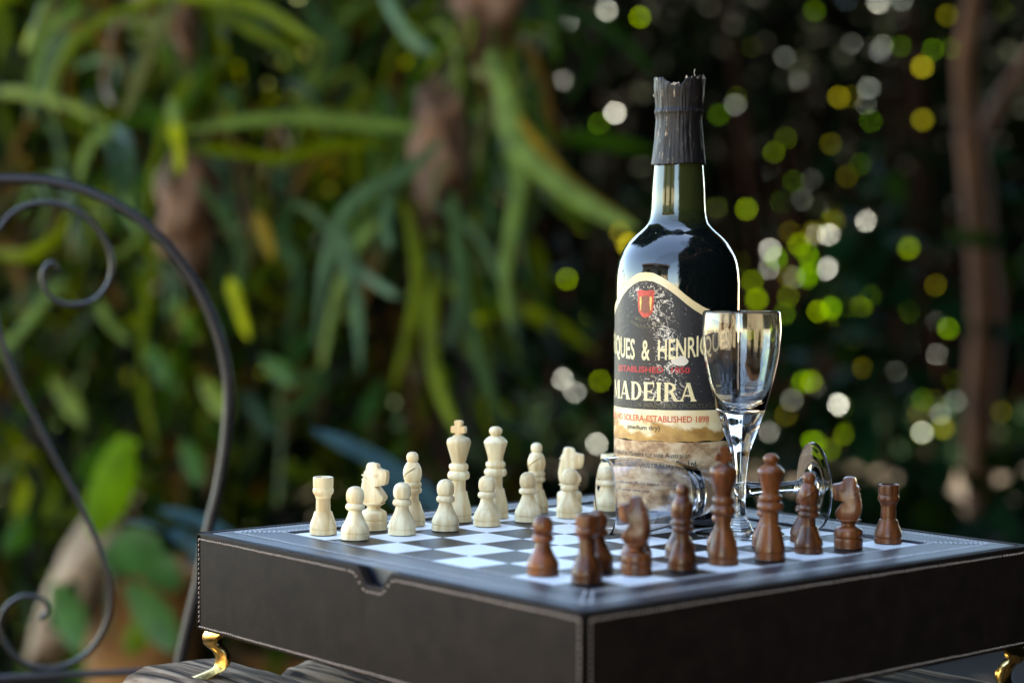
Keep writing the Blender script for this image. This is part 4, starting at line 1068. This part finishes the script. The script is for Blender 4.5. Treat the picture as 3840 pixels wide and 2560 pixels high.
# foil capsule: ridged wax paper, torn top
def foil():
    seg, rows = 150, 60; V, F = [], []
    camang = math.atan2(-FW.y, -FW.x)
    prof = [(6.70, .515), (6.76, .505), (7.0, .478), (7.3, .450), (7.55, .436), (7.72, .452), (7.78, .436), (7.95, .452), (8.15, .472), (8.36, .478)]
    def R_(z):
        for (z0, r0), (z1, r1) in zip(prof, prof[1:]):
            if z <= z1: return r0 + (r1 - r0) * max(0, (z - z0) / (z1 - z0))
        return prof[-1][1]
    def top(th):   # th measured from the camera-facing side, positive = picture right
        x = math.sin(th); f = math.cos(th) > 0
        if f:
            if x < -0.75: t = 8.34
            elif x < -0.5: t = 8.34 - (x + 0.75) * 0.5
            elif x < 0.0: t = 8.22 - 0.05 * (x + .5)
            elif x < 0.2: t = 8.20 + 0.10 * x / 0.2
            else: t = 8.33 + 0.05 * (x - .2)
        else: t = 8.18 + 0.12 * x
        return t + 0.035 * pnoise(Vector((th * 9, 0, 1))) + 0.025 * pnoise(Vector((th * 31, 0, 4)))
    for side in (0, 1):
        for j in range(rows + 1):
            for i in range(seg):
                th = 2 * math.pi * i / seg; zt = top(th); zb = 6.72 + 0.02 * math.sin(th * 2) + 0.012 * pnoise(Vector((th * 8, 2, 0)))
                z = zb + (zt - zb) * j / rows
                rr = R_(z) + 0.013 * pnoise(Vector((th * 14, z * 0.9, 3))) + 0.010 * pnoise(Vector((th * 30, z * 1.2, 8))) + 0.012 * pnoise(Vector((th * 3, z * 4, 9)))
                rr += 0.012 * math.exp(-((z - 7.70) / .03) ** 2) + (0.03 * pnoise(Vector((th * 6, z * 9, 1))) * max(0, (z - 8.0)) * 2)
                rr = rr - side * 0.028
                an = camang + th
                V.append((rr * math.cos(an), rr * math.sin(an), z))
    off = (rows + 1) * seg
    for j in range(rows):
        for i in range(seg):
            k = j * seg + i; q = j * seg + (i + 1) % seg
            F.append((k, q, q + seg, k + seg)); F.append((off + k, off + k + seg, off + q + seg, off + q))
    for i in range(seg):
        q = (i + 1) % seg; F.append((rows * seg + i, rows * seg + q, off + rows * seg + q, off + rows * seg + i)); F.append((i, off + i, off + q, q))
    m = bpy.data.materials.new('torn black foil'); m.use_nodes = True; n = m.node_tree.nodes; l = m.node_tree.links; p = n['Principled BSDF']
    p.inputs['Roughness'].default_value = 0.5; p.inputs['Specular IOR Level'].default_value = 0.35
    tc = n.new('ShaderNodeTexCoord'); mp = n.new('ShaderNodeMapping'); mp.inputs['Scale'].default_value = (1, 1, 0.12); l.new(tc.outputs['Object'], mp.inputs[0])
    t = n.new('ShaderNodeTexNoise'); t.inputs['Scale'].default_value = 700; t.inputs['Detail'].default_value = 5; l.new(mp.outputs[0], t.inputs['Vector'])
    t2 = n.new('ShaderNodeTexNoise'); t2.inputs['Scale'].default_value = 380; t2.inputs['Detail'].default_value = 5; l.new(tc.outputs['Object'], t2.inputs['Vector'])
    r = n.new('ShaderNodeValToRGB'); e = r.color_ramp.elements; e[0].position = 0.60; e[0].color = (0.016, 0.011, 0.009, 1); e[1].position = 0.70; e[1].color = (0.42, 0.30, 0.20, 1)
    x = e.new(0.40); x.color = (0.010, 0.009, 0.010, 1)
    mxn = n.new('ShaderNodeMath'); mxn.operation = 'MULTIPLY_ADD'; l.new(t.outputs[0], mxn.inputs[0]); mxn.inputs[1].default_value = 0.75; ml = n.new('ShaderNodeMath'); ml.operation = 'MULTIPLY'; ml.inputs[1].default_value = 0.25; l.new(t2.outputs[0], ml.inputs[0]); l.new(ml.outputs[0], mxn.inputs[2]); l.new(mxn.outputs[0], r.inputs[0])
    l.new(r.outputs[0], p.inputs['Base Color'])
    b = n.new('ShaderNodeBump'); b.inputs['Strength'].default_value = 1.0; b.inputs['Distance'].default_value = 0.0006; l.new(t.outputs[0], b.inputs['Height']); l.new(b.outputs[0], p.inputs['Normal'])
    fo = mk('foil_capsule', V, F, m, bottle, smooth=True)
    # ragged pale lining showing along the tear
    V, F = [], []
    for i in range(150):
        th = 2 * math.pi * i / 150 + rnd.uniform(-.02, .02); z = top(th); an = camang + th; c = Vector((math.cos(an), math.sin(an), 0))
        if math.sin(th) < 0.1 and math.cos(th) > 0 and rnd.random() < 0.6: continue
        rr = 0.462 + rnd.uniform(-.03, .02); L_ = rnd.uniform(.02, .06); t_ = Vector((-c.y, c.x, 0)); b_ = len(V)
        q = c * rr + Vector((0, 0, z - 0.035))
        V += [q - t_ * L_ * .6, q + t_ * L_ * .6, q + Vector((0, 0, L_)) + c * rnd.uniform(-.02, .02) + t_ * rnd.uniform(-.02, .02), q + c * 0.012 + t_ * L_ * .1]
        F += [(b_, b_ + 1, b_ + 2), (b_, b_ + 3, b_ + 2), (b_ + 1, b_ + 2, b_ + 3)]
    mk('torn_lining', V, F, mat('pale torn paper', (0.55, 0.45, 0.36), 0.9, 0.4, 300), bottle, kind='stuff')
    V, F = [], []
    for x0, dx, dz in ((.28, -.03, .13), (.45, .05, .05), (-.2, .12, .03)):
        th = math.asin(x0 / .5); an = camang + th; c = Vector((math.cos(an), math.sin(an), 0)); q = c * .47 + Vector((0, 0, top(th) - .03)); t_ = Vector((-c.y, c.x, 0))
        tubegeo(catmull([q, q + Vector((0, 0, dz * .5)) + t_ * dx, q + Vector((0, 0, dz)) + t_ * dx * .3], 5), .006, 4, V, F)
    mk('loose_thread', V, F, MATS['pale torn paper'], bottle)
foil()

# label geometry, wrapped on the cylinder. s = arc length in squares from the crest, z = height
camdir = math.atan2(-FW.y, -FW.x)
vdir = (Vector((BX, BY)) - Vector((CAM.x, CAM.y))).normalized(); camdir = math.atan2(-vdir.y, -vdir.x)
LC = camdir - math.radians(29.5)
def wrap(s, z, off=0.0):
    th = LC + s / RB
    return Vector((math.cos(th) * (RB + off), math.sin(th) * (RB + off), z))
TOPP = [(0, 4.70), (.15, 4.685), (.30, 4.62), (.45, 4.53), (.60, 4.42), (.75, 4.29), (.9, 4.18), (1.07, 4.08), (1.25, 4.0), (1.5, 3.93), (1.75, 3.90)]
def ztop(s):
    s = abs(s)
    for (a_, z0), (b_, z1) in zip(TOPP, TOPP[1:]):
        if s <= b_: t = (s - a_) / (b_ - a_); return z0 + (z1 - z0) * t
    return TOPP[-1][1]
def sheet(name, s0, s1, zf0, zf1, off, m, parent, ns=110, nz=70, th=0.006):
    V, F, UV = [], [], []
    for j in range(nz + 1):
        for i in range(ns + 1):
            s = s0 + (s1 - s0) * i / ns; lo, hi = zf0(s), zf1(s); z = lo + (hi - lo) * j / nz
            V.append(wrap(s, z, off)); UV.append((s, z, hi - z))
    for j in range(nz):
        for i in range(ns): k = j * (ns + 1) + i; F.append((k, k + 1, k + ns + 2, k + ns + 1))
    b = len(V)
    rim = [i for i in range(ns + 1)] + [j * (ns + 1) + ns for j in range(1, nz + 1)] + [nz * (ns + 1) + i for i in range(ns - 1, -1, -1)] + [j * (ns + 1) for j in range(nz - 1, 0, -1)]
    for k in rim:
        v = V[k]; q = Vector((v.x, v.y, 0)).normalized() * th; V.append(v - q); UV.append(UV[k])
    N = len(rim)
    for i in range(N): F.append((rim[i], b + i, b + (i + 1) % N, rim[(i + 1) % N]))
    o = mk(name, V, F, m, parent, smooth=True, auto=60)
    at_ = o.data.attributes.new('lab', 'FLOAT_VECTOR', 'POINT'); at_.data.foreach_set('vector', [c for u in UV for c in u])
    return o
def labmat():
    m = bpy.data.materials.new('printed label'); m.use_nodes = True; n = m.node_tree.nodes; l = m.node_tree.links; p = n['Principled BSDF']
    p.inputs['Roughness'].default_value = 0.5
    A = n.new('ShaderNodeAttribute'); A.attribute_name = 'lab'
    sp = n.new('ShaderNodeSeparateXYZ'); l.new(A.outputs['Vector'], sp.inputs[0])
    def M(op, a_, b_=None, c_=None):
        x = n.new('ShaderNodeMath'); x.operation = op
        for k, v_ in enumerate((a_, b_, c_)):
            if v_ is None: continue
            if isinstance(v_, (int, float)): x.inputs[k].default_value = v_
            else: l.new(v_, x.inputs[k])
        return x.outputs[0]
    def N_(scale, det=5, dist=0.0, rough=0.5):
        t = n.new('ShaderNodeTexNoise'); t.inputs['Scale'].default_value = scale; t.inputs['Detail'].default_value = det; t.inputs['Distortion'].default_value = dist; t.inputs['Roughness'].default_value = rough
        l.new(A.outputs['Vector'], t.inputs['Vector']); return t.outputs[0]
    def MX(f, a_, b_):
        x = n.new('ShaderNodeMix'); x.data_type = 'RGBA'
        l.new(f, x.inputs[0])
        for k, v_ in ((6, a_), (7, b_)):
            if isinstance(v_, tuple): x.inputs[k].default_value = (*v_, 1)
            else: l.new(v_, x.inputs[k])
        return x.outputs[2]
    S_, Z_, D_ = sp.outputs
    cream = (0.80, 0.62, 0.33); pale = (0.86, 0.74, 0.50)
    blot = n.new('ShaderNodeMapRange'); blot.inputs[1].default_value = 0.42; blot.inputs[2].default_value = 0.66; l.new(N_(1.8, 6), blot.inputs[0])
    cr = MX(blot.outputs[0], cream, pale)
    # brown water stain rising from the lower edge
    st = M('SUBTRACT', M('ADD', 1.86, M('MULTIPLY', M('SUBTRACT', N_(2.4, 6), 0.5), 0.9)), Z_)
    stm = n.new('ShaderNodeMapRange'); stm.inputs[1].default_value = 0; stm.inputs[2].default_value = 0.10; l.new(st, stm.inputs[0])
    cr = MX(stm.outputs[0], cr, MX(blot.outputs[0], (0.36, 0.17, 0.04), (0.62, 0.36, 0.10)))
    # black ground of the print
    inblk = M('MULTIPLY', M('GREATER_THAN', D_, 0.155), M('GREATER_THAN', Z_, 2.175))
    # white wear: specks, cracks by the crest and a scuffed patch
    sp1 = M('GREATER_THAN', N_(26, 3, 0, .7), 0.685)
    def blob(cx, cz, rx, rz): 
        dx = M('DIVIDE', M('SUBTRACT', S_, cx), rx); dz = M('DIVIDE', M('SUBTRACT', Z_, cz), rz)
        return M('MAXIMUM', M('SUBTRACT', 1.0, M('ADD', M('MULTIPLY', dx, dx), M('MULTIPLY', dz, dz))), 0.0)
    area = M('MAXIMUM', M('MAXIMUM', blob(.28, 4.0, .30, .50), blob(.42, 3.45, .28, .5)), M('MAXIMUM', blob(.45, 3.0, .30, .45), M('MULTIPLY', blob(.35, 2.55, .55, .35), .8)))
    area = M('MAXIMUM', area, M('MULTIPLY', blob(0.0, 4.3, .45, .22), .9))
    cn = n.new('ShaderNodeTexNoise'); cn.inputs['Scale'].default_value = 4.5; cn.inputs['Detail'].default_value = 8; cn.inputs['Distortion'].default_value = 1.4; l.new(A.outputs['Vector'], cn.inputs['Vector'])
    crack = M('LESS_THAN', M('ABSOLUTE', M('SUBTRACT', cn.outputs[0], 0.5)), M('MULTIPLY', area, 0.022))
    sp2 = M('LESS_THAN', M('SUBTRACT', 0.80, M('MULTIPLY', area, 0.16)), N_(13, 8, 1.2, .75))
    wear = M('MINIMUM', M('ADD', M('ADD', sp1, crack), sp2), 1.0)
    patch = M('GREATER_THAN', M('ADD', blob(.66, 3.08, .20, .13), M('MULTIPLY', M('SUBTRACT', N_(9, 5), .5), 1.1)), 0.42)
    wear = M('MAXIMUM', wear, patch)
    blk = MX(wear, (0.017, 0.015, 0.017), (0.72, 0.63, 0.52))
    col = MX(inblk, cr, blk)
    l.new(col, p.inputs['Base Color'])
    b = n.new('ShaderNodeBump'); b.inputs['Strength'].default_value = 0.4; b.inputs['Distance'].default_value = 0.0005; l.new(N_(9, 8), b.inputs['Height']); l.new(b.outputs[0], p.inputs['Normal'])
    return m
def lowmat():
    m = bpy.data.materials.new('soiled lower label'); m.use_nodes = True; n = m.node_tree.nodes; l = m.node_tree.links; p = n['Principled BSDF']
    p.inputs['Roughness'].default_value = 0.75
    A = n.new('ShaderNodeAttribute'); A.attribute_name = 'lab'
    t = n.new('ShaderNodeTexNoise'); t.inputs['Scale'].default_value = 2.6; t.inputs['Detail'].default_value = 10; t.inputs['Roughness'].default_value = .62; l.new(A.outputs['Vector'], t.inputs['Vector'])
    r = n.new('ShaderNodeValToRGB'); e = r.color_ramp.elements; e[0].position = .36; e[0].color = (0.16, 0.085, 0.045, 1); e[1].position = .60; e[1].color = (0.64, 0.46, 0.28, 1)
    x = e.new(.47); x.color = (0.42, 0.24, 0.12, 1); x = e.new(.53); x.color = (0.53, 0.35, 0.19, 1)
    l.new(t.outputs[0], r.inputs[0]); l.new(r.outputs[0], p.inputs['Base Color'])
    b = n.new('ShaderNodeBump'); b.inputs['Strength'].default_value = .6; b.inputs['Distance'].default_value = .0006; l.new(t.outputs[0], b.inputs['Height']); l.new(b.outputs[0], p.inputs['Normal'])
    return m
def lowedge(s): return 1.60 + 0.03 * pnoise(Vector((s * 3, 0, 0))) + 0.012 * pnoise(Vector((s * 14, 2, 0))) - (0.0 if s < 1.45 else (s - 1.45) * -0.5)
main = sheet('main_label', -1.78, 1.76, lowedge, ztop, 0.010, labmat(), bottle)
low = sheet('lower_label', -1.80, 1.84, lambda s: 0.30 + 0.03 * pnoise(Vector((s * 2, 3, 0))), lambda s: 1.585 + 0.02 * pnoise(Vector((s * 3, 7, 0))), 0.005, lowmat(), bottle, 90, 30)

INK = lambda nm, c, r=.5: mat(nm, c, r, 0.12, 500)
CR_INK = INK('cream print', (0.82, 0.68, 0.38)); RD_INK = INK('red print', (0.50, 0.03, 0.035)); OR_INK = INK('orange red print', (0.62, 0.09, 0.03)); BK_INK = INK('black print', (0.02, 0.018, 0.018)); GD_INK = INK('dull gold print', (0.085, 0.075, 0.045))
def put_mesh(V, F, parent, m, off, name='lettering'):
    bm = bmesh.new(); vs = [bm.verts.new((x, y, 0)) for x, y in V]
    for f in F:
        try: bm.faces.new([vs[i] for i in f])
        except ValueError: pass
    xs = [v[0] for v in V]
    x = min(xs) - 0.001
    while x < max(xs):
        x += 0.06
        bmesh.ops.bisect_plane(bm, geom=bm.verts[:] + bm.edges[:] + bm.faces[:], plane_co=(x, 0, 0), plane_no=(1, 0, 0))
    for v in bm.verts: v.co = wrap(v.co.x, v.co.y, off + v.co.z)
    o = bm_obj(name, bm, m, parent)
    return o
def text_polys(txt, bold=0.0):
    cu = bpy.data.curves.new('t', 'FONT'); cu.body = txt; cu.offset = bold; cu.resolution_u = 3
    ob = bpy.data.objects.new('t', cu); C.objects.link(ob); bpy.context.view_layer.update()
    me = bpy.data.meshes.new_from_object(ob.evaluated_get(bpy.context.evaluated_depsgraph_get()))
    V = [(v.co.x, v.co.y) for v in me.vertices]; F = [tuple(p.vertices) for p in me.polygons]
    bpy.data.objects.remove(ob); bpy.data.meshes.remove(me)
    return V, F
def line(txt, s0, s1, z0, h, m, parent, off, bold=0.0, arc=0.0, slant=0.0):
    """text from arc position s0 to s1 with baseline z0 (at the crest) and capital height h"""
    V, F = text_polys(txt, bold)
    x0, x1 = min(v[0] for v in V), max(v[0] for v in V); y1 = 0.70
    out = []
    for x, y in V:
        s = s0 + (s1 - s0) * (x - x0) / (x1 - x0); z = z0 + y / y1 * h + arc * s * s
        out.append((s + slant * (z - z0), z))
    return put_mesh(out, F, parent, m, off)
line('HENRIQUES  &  HENRIQUES', -1.66, 1.68, 3.09, .37, CR_INK, main, .016, .014, arc=.085)
line('ESTABLISHED  1850', -.74, .84, 2.86, .105, RD_INK, main, .016, .022)
line('OF THE ISLAND OF MADEIRA (PORTUGAL)', -1.35, 1.50, 2.215, .085, GD_INK, main, .016, .012)
line('VERDELHO SOLERA-ESTABLISHED 1898', -1.30, 1.22, 1.955, .115, OR_INK, main, .016, .016)
line('(medium dry)', -.42, .30, 1.80, .085, BK_INK, main, .016, .014)
line('Shipped and bottled in Madeira for sole Australian', -1.45, .86, 1.30, .095, BK_INK, low, .011, .0)
line('Imp. HARTWELL TRENT (AUSTRALIA) Pty. Ltd.', -1.42, 1.00, 1.135, .11, BK_INK, low, .011, .026)
line('Table wine  type and  Ruby blend', -1.30, .30, .78, .06, BK_INK, low, .011, .0)
line('imported  under the seal', -1.10, .10, .64, .05, BK_INK, low, .011, .0)
line('BELLA', -.24, .16, 3.80, .07, GD_INK, main, .016, .01, arc=.6)
line('CAMARA DE', -.44, .34, 3.66, .08, GD_INK, main, .016, .01, arc=.9)
line('ANV', 1.30, 1.46, 2.54, .065, CR_INK, main, .016, .02)
# serif capitals for the large word
def glyph(ch):
    q = []
    def rc(x0, y0, x1, y1): q.append([(x0, y0), (x1, y0), (x1, y1), (x0, y1)])
    def serif(x0, x1, y, up_): 
        a_ = .055; q.append([(x0 - .07, y), (x1 + .07, y), (x1, y + up_ * (a_ + .05)), (x0, y + up_ * (a_ + .05))])
    def bowl(cx, cy, rx, ry, tx, ty, a0, a1, n=12):
        for i in range(n):
            t0, t1 = a0 + (a1 - a0) * i / n, a0 + (a1 - a0) * (i + 1) / n
            q.append([(cx + rx * math.cos(t0), cy + ry * math.sin(t0)), (cx + rx * math.cos(t1), cy + ry * math.sin(t1)), (cx + (rx - tx) * math.cos(t1), cy + (ry - ty) * math.sin(t1)), (cx + (rx - tx) * math.cos(t0), cy + (ry - ty) * math.sin(t0))])
    H = math.pi / 2
    if ch == 'I': rc(.10, .0, .32, 1); serif(.10, .32, 0, 1); serif(.10, .32, 1, -1); w_ = .42
    if ch == 'E':
        rc(.10, 0, .32, 1); serif(.10, .32, 0, 1); serif(.10, .32, 1, -1); rc(.32, 0, .72, .09); rc(.32, .91, .72, 1); rc(.32, .46, .60, .54)
        q.append([(.66, .0), (.76, 0), (.78, .27), (.73, .27)]); q.append([(.66, 1), (.74, 1), (.76, .75), (.71, .75)]); rc(.56, .38, .61, .62); w_ = .80
    if ch == 'D': rc(.10, 0, .32, 1); serif(.10, .32, 0, 1); serif(.10, .32, 1, -1); bowl(.34, .5, .52, .5, .22, .09, -H, H); w_ = .90
    if ch == 'R':
        rc(.10, 0, .32, 1); serif(.10, .32, 0, 1); serif(.10, .32, 1, -1); bowl(.36, .74, .40, .26, .20, .08, -H, H); rc(.32, .48, .40, .56); rc(.32, .92, .40, 1)
        q.append([(.40, .5), (.60, .52), (.86, .06), (.66, 0)]); q.append([(.66, 0), (.98, 0), (.98, .07), (.80, .09)]); w_ = .96
    if ch == 'A':
        q.append([(.06, 0), (.15, 0), (.48, .92), (.42, 1)]); q.append([(.38, 1), (.60, 1), (.94, 0), (.69, 0)]); rc(.24, .27, .72, .35)
        serif(.04, .17, 0, 1); serif(.68, .95, 0, 1); w_ = 1.0
    if ch == 'M':
        rc(.10, 0, .20, 1); serif(.08, .20, 0, 1); q.append([(.02, 1), (.28, 1), (.60, .18), (.50, .0)]); q.append([(.50, 0), (.58, .16), (.86, 1), (.78, 1)])
        rc(.80, 0, 1.04, 1); serif(.80, 1.04, 0, 1); q.append([(.80, 1), (1.12, 1), (1.04, .93), (.80, .93)]); w_ = 1.14
    return q, w_
def big_word(txt, s0, s1, z0, h):
    V, F = [], []; x = 0; Z = []
    for ch in txt:
        q, w_ = glyph(ch)
        for k, poly in enumerate(q):
            b = len(V); V += [(x + px, py) for px, py in poly]; Z += [0.0004 * (k % 9)] * len(poly); F.append(tuple(range(b, b + len(poly))))
        x += w_ + .04
    bm = bmesh.new(); vs = [bm.verts.new((s0 + (s1 - s0) * v[0] / x, z0 + v[1] * h, zz)) for v, zz in zip(V, Z)]
    for f in F: bm.faces.new([vs[i] for i in f])
    s = s0
    while s < s1:
        s += .05; bmesh.ops.bisect_plane(bm, geom=bm.verts[:] + bm.edges[:] + bm.faces[:], plane_co=(s, 0, 0), plane_no=(1, 0, 0))
    for v in bm.verts: v.co = wrap(v.co.x, v.co.y, .015 + v.co.z)
    bmesh.ops.recalc_face_normals(bm, faces=bm.faces)
    bm_obj('lettering', bm, CR_INK, main)
big_word('MADEIRA', -1.02, 0.98, 2.34, .34)
# crest: red shield with two yellow bars
def poly_mesh(name, pts, m, off, parent=main):
    c = (sum(p[0] for p in pts) / len(pts), sum(p[1] for p in pts) / len(pts))
    put_mesh(pts + [c], [(i, (i + 1) % len(pts), len(pts)) for i in range(len(pts))], parent, m, off, name)
cz = 4.11
sh_ = [(-.19, .24), (-.12, .27), (0, .25), (.12, .27), (.19, .24), (.165, .16), (.17, 0), (.15, -.13), (.09, -.21), (0, -.26), (-.09, -.21), (-.15, -.13), (-.17, 0), (-.165, .16)]
poly_mesh('crest', [(x, cz + y) for x, y in sh_], mat('faded red print', (0.56, 0.06, 0.04), .5, .35, 400), .016)
poly_mesh('crest', [(x, cz + y) for x, y in [(-.09, .14), (-.05, .16), (.05, .16), (.08, .14), (.10, -.10), (.06, -.16), (-.06, -.16), (-.10, -.10)]], mat('brown print', (0.25, 0.07, 0.04), .5, .2, 400), .018)
for sg in (-1, 1):
    poly_mesh('crest', [(sg * .105 + x * sg, cz + y) for x, y in [(-.018, .14), (.024, .13), (.018, .0), (.012, -.12), (-.008, -.10), (-.022, .02)]], mat('yellow print', (0.80, 0.50, 0.14), .5, .2, 400), .020)
# torn dark hole at the right of the label foot
